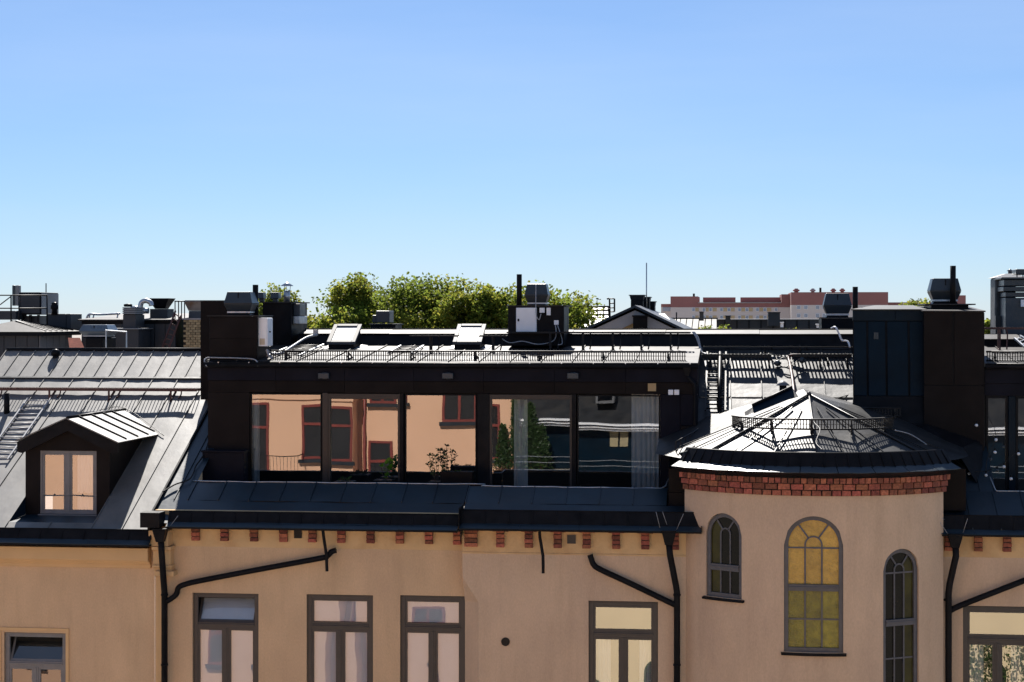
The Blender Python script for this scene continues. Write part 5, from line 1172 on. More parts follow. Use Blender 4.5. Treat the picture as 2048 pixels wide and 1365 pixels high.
# potted plants on the terrace
def potted(label, px, pyt, Y, w, pot, lm, seed, n=90, ls=.05, grp='terrace plants'):
    r = random.Random(seed); x,_,zt = PT(px,pyt,Y); z0 = zter+(.35 if pot else 0)
    t = T('potted_plant', label, 'potted plant', (x,Y,zter), grp)
    b = MB(); b.frustum(x,Y,zter,zter+.42,.34,.34,.44,.44); t.part('pot', b, M['black'], bevel=.01)
    st = MB(); lf = MB()
    for i in range(7):
        a = r.uniform(-1,1)*w/2; top = Vector((x+a, Y+r.uniform(-.12,.12), zt-abs(a)*.7-r.uniform(0,.2)))
        base = Vector((x+a*.3, Y, zter+.4)); pts = smooth_path([base, base.lerp(top,.5)+Vector((a*.1,0,.06)), top],5); st.tube(pts, .006, 4)
        for k in range(n//7):
            p = pts[int(r.uniform(.25,.999)*len(pts))]; d = Vector((r.uniform(-1,1),r.uniform(-1,1),r.uniform(-.2,.8))).normalized(); s_ = d.cross(Vector((r.random(),r.random(),1))).normalized(); L = ls*r.uniform(.7,1.5)
            lf.add([p, p+d*L*.5+s_*L*.28, p+d*L, p+d*L*.5-s_*L*.28], [(0,1,2,3)])
    t.part('stems', st, M['bark']); t.part('leaves', lf, lm, kind='stuff')
potted('leafy dark potted plant on the terrace in front of the third pane', 878,893,2.0,.55,True,M['leafdark'],4,150,.075)
potted('low bushy plant in a trough at the right of the third pane', 905,930,1.9,.5,True,M['leafdark'],5,110,.06)
potted('bright green potted plant in front of the second pane', 768,912,2.25,.42,True,M['leafbright'],6,60,.12)
potted('small dark potted plant low on the terrace near the second pane', 690,951,1.8,.5,True,M['leafdark'],8,90,.06)
b = MB(); b.frustum(XA(915,1.95),1.95,zter,ZA(915,943,1.95),.62,.3,.74,.36); single('plant_trough', 'dark plant trough on the terrace by the post beside the third pane', 'planter', b, M['brown'], bevel=.01)
# ================================================================ roofscape behind, left
def hexpx(b, x0, x1, y0, y1, Y, d): return b.box(XA(x0,Y), XA(x1,Y), Y, Y+d, ZA((x0+x1)/2,y1,Y), ZA((x0+x1)/2,y0,Y))
def seamed(t, x0, x1, z0, z1, Y, n, m, side=None):
    for i in range(n):
        a, c = x0+(x1-x0)*i/n, x0+(x1-x0)*(i+1)/n; b = MB(); b.box(a+.012, c-.012, Y-.03, Y-.001, z0, z1); t.part('cladding_panel', b, m)
Y = 18.0
xA0, xA1 = XA(-60,Y), XA(78,Y); zt, zb = ZA(40,664,Y), ZA(40,740,Y); dd = 2.9
t = T('roof_house', 'dark metal-clad roof house with low hipped roof at the far left', 'roof house', (xA0,Y,zb))
b = MB(); b.box(xA0,xA1,Y,Y+dd,zb-3,zt); t.part('body', b, M['darkblue'])
seamed(t, xA0, xA1, zb, zt-.1, Y, 6, M['darkblue'])
for i in range(5):
    a, c = Y+dd*i/5, Y+dd*(i+1)/5; b = MB(); b.box(xA1+.001,xA1+.03,a+.015,c-.015,zb,zt-.08); t.part('cladding_panel', b, M['zinc'])
zr_ = ZA(18,641,Y+1.2); e = .25; xr_ = XA(20,Y+1.3)
cn = [(xA0-e,Y-e,zt),(xA1+e,Y-e,zt),(xA1+e,Y+dd+e,zt),(xA0-e,Y+dd+e,zt)]; r1 = (xA0+1,Y+dd/2,zr_); r2 = (xr_,Y+dd/2,zr_)
for f_ in ((cn[0],cn[1],r2,r1),(cn[1],cn[2],r2),(cn[2],cn[3],r1,r2),(cn[3],cn[0],r1)):
    b = MB(); b.add(f_, [tuple(range(len(f_)))]); t.part('roof_slope', b, M['flat'])
for k in range(7):
    b = MB(); p = Vector(cn[1]).lerp(Vector(cn[2]),(k+.5)/7); b.bar(p+Vector((0,0,.03)), Vector(r2).lerp(p,.12)+Vector((0,0,.03)), .03); t.part('seam', b, M['iron'])
b = MB(); b.box(xA0-e,xA1+e,Y-e,Y+dd+e,zt-.13,zt-.01); t.part('eave_board', b, M['black'])
Y2 = 23.0
t = T('cooling_unit', 'large dark box cooling unit on legs behind the far-left hipped roof', 'cooling unit', PT(60,650,Y2))
b = MB(); hexpx(b,38,81,585,630,Y2,1.7); t.part('casing', b, M['black'], bevel=.02)
x1_ = XA(81,Y2); b = MB(); b.box(x1_+.004,x1_+.03,Y2+.05,Y2+1.65,ZA(60,629,Y2),ZA(60,587,Y2)); t.part('side_panel', b, M['zinc'])
b = MB(); hexpx(b,41,79,588,627,Y2-.03,.025); t.part('fan_grille', b, M['darkblue'])
for a in (44,60,76): b = MB(); hexpx(b,a-2,a+2,630.3,650,Y2+.1,.1); t.part('leg', b, M['black'])
b = MB(); hexpx(b,44,80,632,660,Y2+.3,1.2); t.part('plinth', b, M['darkblue'])
b = MB(); b.tube([PT(92,567,24),PT(92,590,24)], .02, 5); single('aerial_pole', 'thin pole above the far-left cooling unit', 'pole', b, M['iron'])
for i,(a,c) in enumerate(((24,29),(32,38))):
    b = MB(); hexpx(b,a,c,571,612,25,.2); single('antenna_panel', ['slim blue-grey antenna panel left of the pair at the far left','slim blue-grey antenna panel right of the pair, next to the cooling unit'][i], 'antenna', b, M['fanblue'] if i == 0 else M['zinc'], 'antenna panels', bevel=.02)
t = T('safety_railing', 'thin dark safety railing on the far-left roof', 'railing', PT(0,640,20.5))
for p in (-15,22,38,94):
    b = MB(); b.tube([PT(p,591,20.5),PT(p,655,20.5)], .028, 5); t.part('post', b, M['iron'])
for yy in (591,617):
    b = MB(); b.tube([PT(-40,yy,20.5),PT(94,yy,20.5)], .022, 5); t.part('rail', b, M['iron'])
b = MB(); b.tube([PT(0,610,20.6),PT(21,594,20.6)], .02, 5); t.part('brace', b, M['iron'])
x,_,z = PT(109,630,21); t = T('rotary_cowl', 'small dark rotating cowl on the box behind the far-left roof house', 'vent cowl', (x,21,z), 'cowl vents')
b = MB(); b.lathe((x,21,z), [(.11,0),(.09,.16),(.13,.22),(.13,.30),(.09,.36),(.12,.39),(.05,.42),(.01,.43)], 12); t.part('cowl', b, M['black'])
b = MB(); hexpx(b,95,132,628,665,21,1.2); hexpx(b,132.2,141,628,665,21.02,1.1); single('vent_stack', 'plain dark box stack behind the far-left hipped roof', 'vent stack', b, M['darkblue'], 'dark clad stacks', bevel=.02)
b = MB(); hexpx(b,-30,32,622,640,22.5,1); single('vent_stack', 'low dark parapet block at the extreme left edge under the railing', 'vent stack', b, M['darkblue'], 'dark clad stacks', bevel=.02)
b = MB(); hexpx(b,141,162,649,665,26,2); single('vent_stack', 'low dark block between the hipped roof and the duct-topped roof house', 'vent stack', b, M['darkblue'], 'dark clad stacks', bevel=.02)
# hood 5, with sky-blue top, on dark base
hood('wide roof fan hood with shiny blue top behind the left roof', 157,217,650,676,14.0,M['fanlight'],band=True)
b = MB(); hexpx(b,171,205,676,705,14,1.2); single('vent_stack', 'black base under the wide shiny-topped fan hood', 'vent stack', b, M['black'], 'dark clad stacks', bevel=.02)
b = MB(); b.slab(PT(140,705,16), PT(172,705,16), PT(160,676,17.5), PT(136,676,17.5), .05); single('tile_roof', 'small red roof corner behind the left roof beside the hipped roof house', 'roof', b, M['redtile'])
# L2
Y = 20.0; xA0, xA1 = XA(163,Y), XA(352,Y); zt, zb = ZA(250,640,Y), ZA(250,740,Y)
t = T('roof_house', 'dark metal-clad roof house with ducts and a funnel on top, behind the left roof', 'roof house', (xA0,Y,zb))
b = MB(); b.box(xA0,xA1,Y,Y+4,zb-3,zt); t.part('body', b, M['black'])
seamed(t, xA0, xA1, zb, zt-.14, Y, 9, M['darkblue'])
b = MB(); b.slab((xA0-.08,Y-.15,zt+.01),(xA1+.08,Y-.15,zt+.01),(xA1+.08,Y+4,zt+.22),(xA0+.1,Y+4,zt+.22),.05); t.part('roof_slope', b, M['flat'])
t = T('roof_rail', 'curved grey rail along the edge of the duct-topped roof house', 'railing', PT(180,640,21))
b = MB(); b.tube(smooth_path([PT(173,638,21),PT(179,629,21),PT(200,629.5,21),PT(240,627.5,21)],6), .035, 6); t.part('rail', b, M['galv'])
for p in (180,188,236): b = MB(); b.tube([PT(p,629,21),PT(p-3,640,21)], .025, 5); t.part('post', b, M['galv'])
t = T('vent_stack', 'slim dark stack with louvred grey top on the duct-topped roof house', 'vent stack', PT(258,700,18.8), 'dark clad stacks')
b = MB(); hexpx(b,246,271,630,660,18.8,.9); t.part('shaft', b, M['darkblue'])
b = MB(); hexpx(b,216,277,659,705,18.6,1.2); t.part('base', b, M['darkblue'])
b = MB(); hexpx(b,212,279,657,659,18.5,1.4); t.part('cap', b, M['zinc'])
for i in range(4): b = MB(); hexpx(b,245,271,615+i*3.6,617.6+i*3.6,18.7,.9); t.part('louvre', b, M['zinc'])
b = MB(); hexpx(b,247,269,615,630,18.75,.8); t.part('louvre_core', b, M['black'])
b = MB(); x,_,z = PT(250,614,18.8); b.lathe((x,19.1,z), [(.11,0),(.14,.02),(.14,.08),(.05,.1)], 12); t.part('cowl', b, M['black'])
t = T('duct', 'shiny bent metal duct on the roof house next to the funnel', 'duct', PT(283,640,20.6))
b = MB(); b.tube(smooth_path([PT(281,636,20.6),PT(281,612,20.6),PT(285,604,20.6),PT(293,602,20.6),PT(301,606,20.6),PT(303,612,20.6)],5), .085, 12); t.part('elbow', b, M['galv'])
b = MB(); b.tube([PT(287,622,20.5),PT(297,622,20.5)], .10, 12); b.tube([PT(262,616,20.7),PT(279,616,20.7)], .06, 10); t.part('branch', b, M['galv'])
t = T('exhaust_funnel', 'dark flared exhaust funnel on a square base on the roof house', 'exhaust', PT(317,636,21))
x0,x1 = XA(295,21),XA(337,21); cx=(x0+x1)/2; z0,z1 = ZA(317,618,21),ZA(317,597,21)
b = MB(); b.frustum(cx,21.4,z0,z1,(x1-x0)*.48,.38,x1-x0,.8); t.part('funnel', b, M['black'])
b = MB(); hexpx(b,300,335,618.3,637,21,.7); t.part('base', b, M['darkblue'])
t = T('roof_ladder', 'red iron ladder leaning on the dark roof house', 'ladder', PT(330,702,19.2), 'roof ladders')
for (a,c),(d,e_) in (((322,703),(351,622)),((335,703),(362,632))):
    b = MB(); b.bar(PT(a,c,19.1),PT(d,e_,19.9),.045); t.part('rail', b, M['rustiron'])
for i in range(8):
    u = (i+.5)/8; A_ = Vector(PT(322,703,19.1)).lerp(Vector(PT(351,622,19.9)),u); B_ = Vector(PT(335,703,19.1)).lerp(Vector(PT(362,632,19.9)),u); b = MB(); b.bar(A_,B_,.03); t.part('rung', b, M['rustiron'])
t = T('safety_railing', 'thin dark railing at the head of the red ladder', 'railing', PT(358,640,19.9))
for p in (350,357,363,369): b = MB(); b.tube([PT(p,604,20),PT(p,640,20)], .02, 5); t.part('post', b, M['iron'])
b = MB(); b.tube([PT(349,603,20),PT(370,603,20)], .022, 5); t.part('rail', b, M['iron'])
# brick pier with flaring hood
t = T('brick_chimney', 'yellow brick chimney pier partly hidden by the dark slab stack', 'chimney', PT(390,702,20))
x0, x1 = XA(367,20), XA(416,20); z0, z1 = ZA(390,730,20), ZA(390,640,20)
b = MB(); b.box(x0,x1,20,21,z0-2,z1); t.part('core', b, M['mortar'])
bw, bh = (x1-x0)/5, .082; mm = []
bb = MB(); bb.box(-bw/2+.008,bw/2-.008,-.03,.01,.005,bh-.005); me = bb.mesh('brick'); me.materials.append(M['ybrick'])
nr = int((z1-z0)/bh)
for r_ in range(nr):
    for c_ in range(5):
        xx = x0+bw*(c_+.5)+(bw/2 if r_%2 else 0)
        if xx < x1: t.inst('brick', me, (xx,20,z1-(r_+1)*bh))
b = MB(); b.box(x0-.04,x1+.03,19.94,21.05,z1+.002,z1+.05); t.part('cap', b, M['greytrim'])
t = T('roof_fan', 'rust-stained grey flared fan hood on the yellow brick chimney', 'roof fan', PT(385,640,20.2), 'roof fan hoods')
x0, x1 = XA(368,20.2), XA(420,20.2); cx = (x0+x1)/2; w = x1-x0
b = MB(); zz = lambda p: ZA(390,p,20.2); b.frustum(cx,20.6,zz(622),zz(604),w*.72,.6,w,.8); b.frustum(cx,20.6,zz(604)+.002,zz(601),w,.8,w*.95,.76); t.part('hood', b, M['rustgalv'])
b = MB(); b.frustum(cx,20.6,zz(637),zz(622)-.004,w*.72,.6,w*.7,.58); t.part('base', b, M['fanblue'])
t = T('pipe_railing', 'thin grey pipe frame standing behind the left roof ridge', 'railing', PT(232,702,12.5))
b = MB(); b.tube([PT(212,705,12.5),PT(212,661,12.5),PT(253,664,12.5),PT(253,705,12.5)], .025, 6, smooth=False); t.part('frame', b, M['galv'])

# ================================================================ behind, centre and right
Y = 34.0
t = T('zinc_roof_building', 'grey sheet-metal roof with snow rails right of the tree clump', 'building', PT(1170,660,Y))
b = MB(); b.slab(PT(1138,668,Y), PT(1240,668,Y), PT(1226,637,Y+2.2), PT(1138,637,Y+2.2), .1); t.part('lower_roof', b, M['zinc'])
b = MB(); b.slab(PT(1080,637,Y+3), PT(1221,637,Y+3), PT(1217,613,Y+5), PT(1080,613,Y+5), .1); t.part('upper_roof', b, M['zinc'])
b = MB(); hexpx(b,1085,1238,640,720,Y+4,5); t.part('body', b, M['darkblue'])
for yy in (614,621,630,637):
    b = MB(); b.tube([PT(1085,yy,Y+3-.1),PT(1219,yy,Y+3-.1)], .045, 5); t.part('roof_rail', b, M['iron'])
for p in (1146,1158,1170,1182,1194,1206,1216): b = MB(); b.bar(PT(p,614,Y+2.85), PT(p+2,637,Y+2.85), .05); t.part('roof_rail_post', b, M['iron'])
for p in (1150,1163,1176,1189,1203): b = MB(); b.bar(PT(p,640,Y+1.9), PT(p-2,662,Y-.2), .05); t.part('seam', b, M['iron'])
t = T('roof_ladder', 'thin hooked ladder standing above the grey roof before the gable', 'ladder', PT(1222,636,35), 'roof ladders')
for a in ([(1220,636),(1219,600),(1217,597),(1214,599)], [(1229,624),(1229,598)]): b = MB(); b.tube([PT(c,d,35) for c,d in a], .035, 5); t.part('rail', b, M['iron'])
for yy in (598,607,616,624): b = MB(); b.tube([PT(1219,yy,35),PT(1229,yy,35)], .025, 5); t.part('rung', b, M['iron'])
# gable house
Y = 26.0
t = T('gable_house', 'ochre gable with pale wooden barge boards and a dark door behind the ridge', 'building', PT(1272,700,Y))
ap, l_, r_ = PT(1270,621,Y), PT(1150,676,Y), PT(1385,676,Y)
b = MB(); b.poly([(l_[0],l_[2]-4),(r_[0],r_[2]-4),(r_[0],r_[2]),(ap[0],ap[2]),(l_[0],l_[2])], Y+.3, Y+9); t.part('gable_wall', b, M['cream'])
for q_ in (l_, r_):
    s_ = -1 if q_ is l_ else 1; b = MB()
    b.poly([(q_[0],q_[2]),(ap[0],ap[2]),(ap[0],ap[2]-.42),(q_[0]-s_*.1,q_[2]-.42)][::s_ if s_ > 0 else -1], Y+.05, Y+.28); t.part('barge_board', b, M['greytrim'])
    b = MB(); A_ = Vector((q_[0]+s_*.25,Y-.1,q_[2]-.03)); B_ = Vector((ap[0],Y-.1,ap[2]+.09)); dv = Vector((0,9,0)); b.hexa([A_,A_+dv,B_+dv,B_],[A_+Vector((0,0,.09)),A_+dv+Vector((0,0,.09)),B_+dv+Vector((0,0,.09)),B_+Vector((0,0,.09))]); t.part('roof', b, M['darkblue'])
b = MB(); hexpx(b,1266,1294,634,690,Y-.3,.5); hexpx(b,1264,1297,631,634,Y-.35,.6); t.part('door', b, M['brown'])
for i,(a,c,d,yb_,Y_) in enumerate(((1259,1288,590,640,30.5),(1283,1300,594,640,31.5),(1298,1310,603,640,32.5))):
    t = T('chimney', ['broad dark chimney on the gable house','narrow dark chimney right of the broad one on the gable house','lowest, rightmost dark chimney on the gable house'][i], 'chimney', PT((a+c)/2,yb_,Y_), 'dark chimneys')
    x0,x1 = XA(a,Y_),XA(c,Y_); w = x1-x0; zt = ZA(a,d,Y_); zb = ZA(a,yb_,Y_); cx=(x0+x1)/2
    b = MB(); b.frustum(cx,Y_+.5,zb,zt-.2,w*.86,.9,w*.84,.9); t.part('shaft', b, M['black'], bevel=.02)
    b = MB(); b.frustum(cx,Y_+.5,zt-.198,zt-.03,w*.84,.9,w,1.05); b.box(cx-w/2-.03,cx+w/2+.03,Y_-.05,Y_+1.05,zt-.028,zt); t.part('cap', b, M['darkblue'])
b = MB(); b.tube([PT(1293,640,31),PT(1293,526,31)], .022, 6); single('aerial_pole', 'tall thin aerial pole above the gable chimneys', 'pole', b, M['galv'])
b = MB(); b.slab(PT(1310,640,30), PT(1340,640,30), PT(1330,628,31), PT(1308,628,31), .08); single('roof_slope', 'small blue-grey roof patch right of the gable chimneys', 'roof', b, M['zinc'])
# light roof + dark long roof
Y = 45.0
t = T('zinc_roof_building', 'pale sheet-metal roof seen between the gable and the dark long roof', 'building', PT(1380,660,Y))
x0,x1 = XA(1330,Y),XA(1434,Y)
for i in range(8):
    a,c = x0+(x1-x0)*i/8, x0+(x1-x0)*(i+1)/8; b = MB(); b.slab((a+.02,Y,ZA(1380,672,Y)),(c-.02,Y,ZA(1380,672,Y)),(c-.02,Y+4,ZA(1380,638,Y+4)),(a+.02,Y+4,ZA(1380,638,Y+4)),.05); t.part('roof_panel', b, M['flat'])
b = MB(); b.box(x0,x1,Y+4,Y+4.3,ZA(1380,680,Y),ZA(1380,638,Y+4)+.05); t.part('wall', b, M['darkblue'])
b = MB(); b.tube([PT(1353,655,43),PT(1353,625,43)], .03, 5); single('aerial_pole', 'short thin pole on the pale sheet-metal roof', 'pole', b, M['iron'])
Y = 40.0
t = T('dark_roof_building', 'long dark blue roof in front of the distant red-brown block', 'building', PT(1560,660,Y))
b = MB(); hexpx(b,1433,1760,640,700,Y,6); t.part('roof_wall', b, M['darkblue'])
b = MB(); hexpx(b,1433,1760,638.5,640,Y-.1,6.2); t.part('coping', b, M['zinc'])
for p in range(1450,1750,24): b = MB(); hexpx(b,p-1,p+1,641,690,Y-.05,.04); t.part('seam', b, M['black'])
for i,(a,c,d,e_) in enumerate(((1536,1560,626,652),(1399,1407,625,642),(1451,1461,633,645),(1561,1567,646,655),(1634,1640,650,656))):
    b = MB(); hexpx(b,a,c,d,e_,Y-1.2,.8); hexpx(b,a-1.2,c+1.2,d-1.5,d,Y-1.3,1.0); single('chimney', ['square dark blue chimney in front of the distant block','small dark chimney in front of the pale sheet-metal roof','tiny dark vent stub on the left end of the long dark roof','small pale box fixed near the square dark blue chimney','small pale box on the long dark roof near the fan hood'][i], 'chimney', b, M['darkblue'] if i < 3 else M['white'], 'small chimneys and boxes')
# distant red-brown block
Y = 250.0
hb = T('hotel_block', 'distant long beige block with red-brown top storey and rows of windows', 'building', PT(1550,700,Y))
pxs = lambda p: XA(p,Y)
z = lambda p: ZA(1550,p,Y)
def hbox(nm, a, c, p0, p1, m, dy=0, d=14): b = MB(); b.box(pxs(a),pxs(c),Y+dy,Y+d,z(p1),z(p0)); return hb.part(nm, b, m)
hbox('wall', 1341, 1580, 615, 760, M['beige']); hbox('top_storey', 1341, 1396, 593, 614.9, M['redsheet']); hbox('top_storey', 1396.1, 1563, 607, 614.9, M['redsheet'])
hbox('top_storey', 1563.1, 1580, 589, 614.9, M['redsheet']); hbox('wall', 1580.1, 1770, 611, 760, M['beige'], -6, 12); hbox('top_storey', 1580.1, 1770, 586, 610.9, M['redsheet'], -6, 12)
hbox('wing', 1321, 1340.9, 608, 760, M['beige'], 2); hbox('wing_top', 1321, 1340.9, 608, 614, M['redsheet'], 1.9, 14.1); hbox('wing_glazing', 1325, 1340, 615, 623, M['glassdark'], 1.8, 3)
hbox('roof_screen', 1405, 1471, 594.5, 604, M['redsheet'], 4, 10); hbox('roof_screen', 1481, 1562, 594.5, 604, M['redsheet'], 4, 10); hbox('roof_edge', 1396, 1563, 605, 606.9, M['greytrim'], -.2, 1)
hbox('wing_far', 1770.1, 1900, 605, 760, M['redsheet'], 4, 12); hbox('wing_far', 1900.1, 1938, 591, 760, M['redsheet'], 4, 12)
def hwin(px, py, w=6.2, h=7.2, dy=0, shade=True):
    x = pxs(px); b = MB(); ring(b, x-.01, x+w*.0772, z(py+h), z(py), Y+dy-.12, Y+dy-.01, .05); W_ = hb.part('window', b, M['white'])
    b = MB(); b.quad((x+.03,Y+dy-.04,z(py+h)+.05),(x+w*.0772-.05,Y+dy-.04,z(py+h)+.05),(x+w*.0772-.05,Y+dy-.04,z(py)-.05),(x+.03,Y+dy-.04,z(py)-.05)); hb.part('pane', b, M['glassdark'], W_)
for py in (616,631.5,647):
    for px in (1384,1405,1418,1440,1455,1476,1491,1512,1527,1549): hwin(px, py)
    for px in (1591,1605,1628,1641): hwin(px, py-4+ (0 if py < 630 else .5), 7.5, 7.5, -6)
    for a,c in ((1390,1398),(1411,1418),(1425,1434),(1446,1455),(1461,1470),(1482,1491),(1497,1506),(1518,1527),(1533,1543)):
        b = MB(); b.box(pxs(a+.6),pxs(c-.6),Y-.05,Y-.004,z(py+7.2),z(py)); hb.part('facade_panel', b, M['ochre'])
for i,(a,c,d) in enumerate(((1586,1599,578),(1620,1631,579),(1661,1672,577.5),(1679,1690,578))):
    x0,x1 = pxs(a),pxs(c); cx = (x0+x1)/2; w = x1-x0; b = MB(); b.lathe((cx,Y,z(588)), [(w*.32,0),(w*.32,.35),(w*.55,.42),(w*.5,.6),(w*.28,.7),(w*.28,.8),(.02,.82)], 12)
    single('roof_exhaust', ['round red-brown exhaust cap leftmost on the distant block','round grey exhaust cap on the distant block','round red-brown exhaust cap left of the pair on the distant block','round red-brown exhaust cap right of the pair on the distant block'][i], 'exhaust', b, M['greytrim'] if i == 1 else M['redsheet'], 'exhaust caps on the distant block')
b = MB(); b.box(pxs(1639),pxs(1643),Y,Y+1,z(588),z(576)); single('chimney', 'thin dark chimney between the exhaust caps on the distant block', 'chimney', b, M['brown'])
b = MB(); b.box(pxs(1385),pxs(1389),Y+2,Y+3,z(593),z(587)); single('chimney', 'tiny dark stub on the left top storey of the distant block', 'chimney', b, M['iron'])
# right cluster
Y = 9.0
t = T('chimney', 'weathered dark round-cornered chimney at the right edge with cowl', 'chimney', PT(2010,690,Y), 'dark chimneys')
x0,x1 = XA(1990,Y),XA(2032,Y); z0,z1 = ZA(2010,720,Y),ZA(2010,556,Y)
b = MB(); b.box(x0,x1,Y,Y+.9,z0,z1); t.part('shaft', b, M['weather'], bevel=.05)
b = MB(); b.hexa([(x0-.05,Y-.06,z1),(x1+.3,Y-.06,z1),(x1+.3,Y+1,z1),(x0-.05,Y+1,z1)],[(x0+.3,Y+.2,z1+.11),(x1,Y+.2,z1+.11),(x1,Y+.8,z1+.11),(x0+.3,Y+.8,z1+.11)]); t.part('cap', b, M['zinc'])
b = MB(); b.box(x0-.02,x1-.12,Y-.25,Y-.02,z0,ZA(2010,632,Y)); t.part('base_step', b, M['weather'])
x,_,z_ = PT(2020,547,Y+.4); b = MB(); b.lathe((x,Y+.4,z_-.05), [(.05,0),(.05,.1),(.085,.11),(.01,.16)], 10); t.part('cowl', b, M['zinc'])
Y = 8.0
t = T('chimney', 'stepped blue-grey sheet-clad chimney cut by the right edge', 'chimney', PT(2040,690,Y), 'dark chimneys')
x0,x1 = XA(2011,Y),XA(2085,Y); zq2 = lambda p: ZA(2030,p,Y)
b = MB(); b.box(x0,x1,Y,Y+1.2,zq2(720),zq2(596)); t.part('shaft', b, M['fanblue'], bevel=.01)
for a,c,o in ((594,585,.0),(583,574,.06),(572,560,.04),(559,555,.12)):
    b = MB(); b.box(x0-o,x1+o,Y-o,Y+1.2+o,zq2(a),zq2(c)); t.part('cap_course', b, M['fanblue'], bevel=.01)
b = MB(); xk = XA(2045,Y); b.box(xk-.05,xk+.2,Y-.1,Y-.01,zq2(614),zq2(600)); t.part('lamp_box', b, M['white'])
b = MB(); b.box(XA(2032,Y+.3),XA(2085,Y+.3),Y+.3,Y+1,zq2(549),zq2(538)); 
for p in (2034,2046): b.bar(PT(p,549,Y+.4),PT(p,555,Y+.4),.03)
single('roof_unit', 'dark box unit with blue top on the blue-grey chimney at the right edge', 'roof fan', b, M['fanblue'], 'small roof units', bevel=.02)
t = T('roof_ladder', 'grey ladder on the low roof at the right edge', 'ladder', PT(2030,690,4.5), 'roof ladders')
for (a,c),(d,e_) in (((2029,677),(2052,697)),((2040,672),(2070,690))): b = MB(); b.bar(PT(a,c,4.6),PT(d,e_,3.8),.04); t.part('rail', b, M['galv'])
for i in range(4): u=(i+.5)/4; b = MB(); b.bar(Vector(PT(2029,677,4.6)).lerp(Vector(PT(2052,697,3.8)),u),Vector(PT(2040,672,4.6)).lerp(Vector(PT(2070,690,3.8)),u),.025); t.part('rung', b, M['galv'])

# ================================================================ trees
def tree(label, px, pyt, Y, w, h, seed, n=9000, ls=.135, grp='tall leafy trees behind the roofs', crown_h=None, lobes=20):
    r = random.Random(seed); x,_,zt = PT(px,pyt,Y)
    t = T('tree', label, 'tree', (x,Y,0), grp)
    ch = crown_h or h; cz = zt-ch/2
    tr = MB(); tr.tube(smooth_path([(x,Y,0),(x+.2,Y,cz*.4),(x-.1,Y,cz-ch*.3),(x,Y,cz+ch*.2)],4), [.45-.36*i/12 for i in range(13)], 8)
    cl = []
    for i in range(lobes):
        for _ in range(50):
            a = Vector((r.uniform(-1,1),r.uniform(-1,1),r.uniform(-1,1)))
            if .25 < a.length < 1 and (a.z > -.2 or r.random() < .35): break
        c = Vector((x+a.x*w*.40, Y+a.y*w*.40, cz+a.z*ch*.38)); cl.append((c, w*r.uniform(.13,.22)))
    for c,_ in cl: tr.tube(smooth_path([(x,Y,cz-ch*.35),((x+c.x)/2,(Y+c.y)/2,(cz-ch*.2+c.z)/2),tuple(c)],4), [.14-.012*i for i in range(9)], 5)
    t.part('trunk', tr, M['bark'])
    # twigs: sub-clumps on the lobe surfaces, each a spray of small leaves
    sub = []
    for c, R_ in cl:
        for k in range(26):
            d = Vector((r.gauss(0,1),r.gauss(0,1),r.gauss(0,1)+.25)).normalized(); sub.append((c+Vector((d.x*R_,d.y*R_,d.z*R_*.95))*r.uniform(.55,1.25), R_*r.uniform(.16,.34)))
    for k, mname, share in ((0,'leaf',.68),(1,'leafy',.32)):  # green leaves, then yellowish ones strewn at random over some lobes
        vs = []; fs = []
        for _ in range(int(n*1.5*share)):
            c, R_ = sub[int(r.random()*len(sub))] if k == 0 else sub[int((r.random()**1.5)*len(sub)*.6)]
            gv = Vector((r.gauss(0,1),r.gauss(0,1),r.gauss(0,1))); gv *= min(1, 1.7/max(gv.length,1e-3)); p = c+gv*R_*1.15
            d = Vector((r.uniform(-1,1),r.uniform(-1,1),r.uniform(-1,.5))).normalized(); u = d.cross(Vector((r.uniform(-1,1),r.uniform(-1,1),r.uniform(-1,1)))).normalized(); L = ls*r.uniform(.6,1.35); o = len(vs)
            vs += [p, p+d*L*.5+u*L*.36, p+d*L, p+d*L*.5-u*L*.36]; fs.append((o,o+1,o+2,o+3))
        b = MB(); b.v = [tuple(v) for v in vs]; b.f = [list(f) for f in fs]; b.sm = [False]*len(fs)
        t.part('crown' if k == 0 else 'crown_highlight', b, M[mname], kind='stuff')
Yt = 34.0
tree('leafy tree at the left end of the big clump, standing a little apart', 712,559,Yt,4.29,5.5,11,22100)
tree('leafy tree second from the left in the big clump', 775,573,Yt+2,3.77,5.5,12,18700)
tree('leafy tree left of the middle of the big clump', 838,559,Yt,4.16,5.5,13,22100)
tree('leafy tree in the middle of the big clump', 905,556,Yt+1,4.29,5.5,14,22100)
tree('leafy tree right of the middle of the big clump above the second skylight', 965,559,Yt-1,4.03,5.5,15,22100)
tree('leafy tree just left of the black pipe before the stack', 1018,561,Yt+1,3.64,5.5,16,18700)
tree('leafy tree showing on both sides of the dark blue fan hood', 1085,560,Yt,4.2,5.5,17,18700)
tree('smaller leafy tree peeping out right of the black stack', 1118,588,Yt+2,3.2,5.0,18,13600)
tree('shorter leafy tree in the gap between stack and clump', 680,593,Yt-1,3.12,5.0,19,15300)
tree('leafy tree behind the capped flue', 560,574,Yt,3.0,5.0,20,13600)
tree('leafy tree right of the big black stack', 618,576,Yt+1,3.0,5.5,21,15300)
tree('sparse leafy tree above the blue-black cladding', 1810,587,Yt+4,3.38,4.4,22,8840)
tree('small leafy tree beside the pipe on the clad shaft', 1870,605,Yt+5,2.21,3.7,25,4420)
tree('small leafy tree right of the fan hood on the clad shaft', 1935,605,Yt+6,1.69,3.3,23,2550)
tree('leafy tree peeping between clad shaft and right-hand chimneys', 1982,628,Yt-4,2.08,4.4,24,8500)
tree('small conical tree left of the pair in front of the pale roof', 1371,630,30,1.1,3,26,4000, ls=.12)
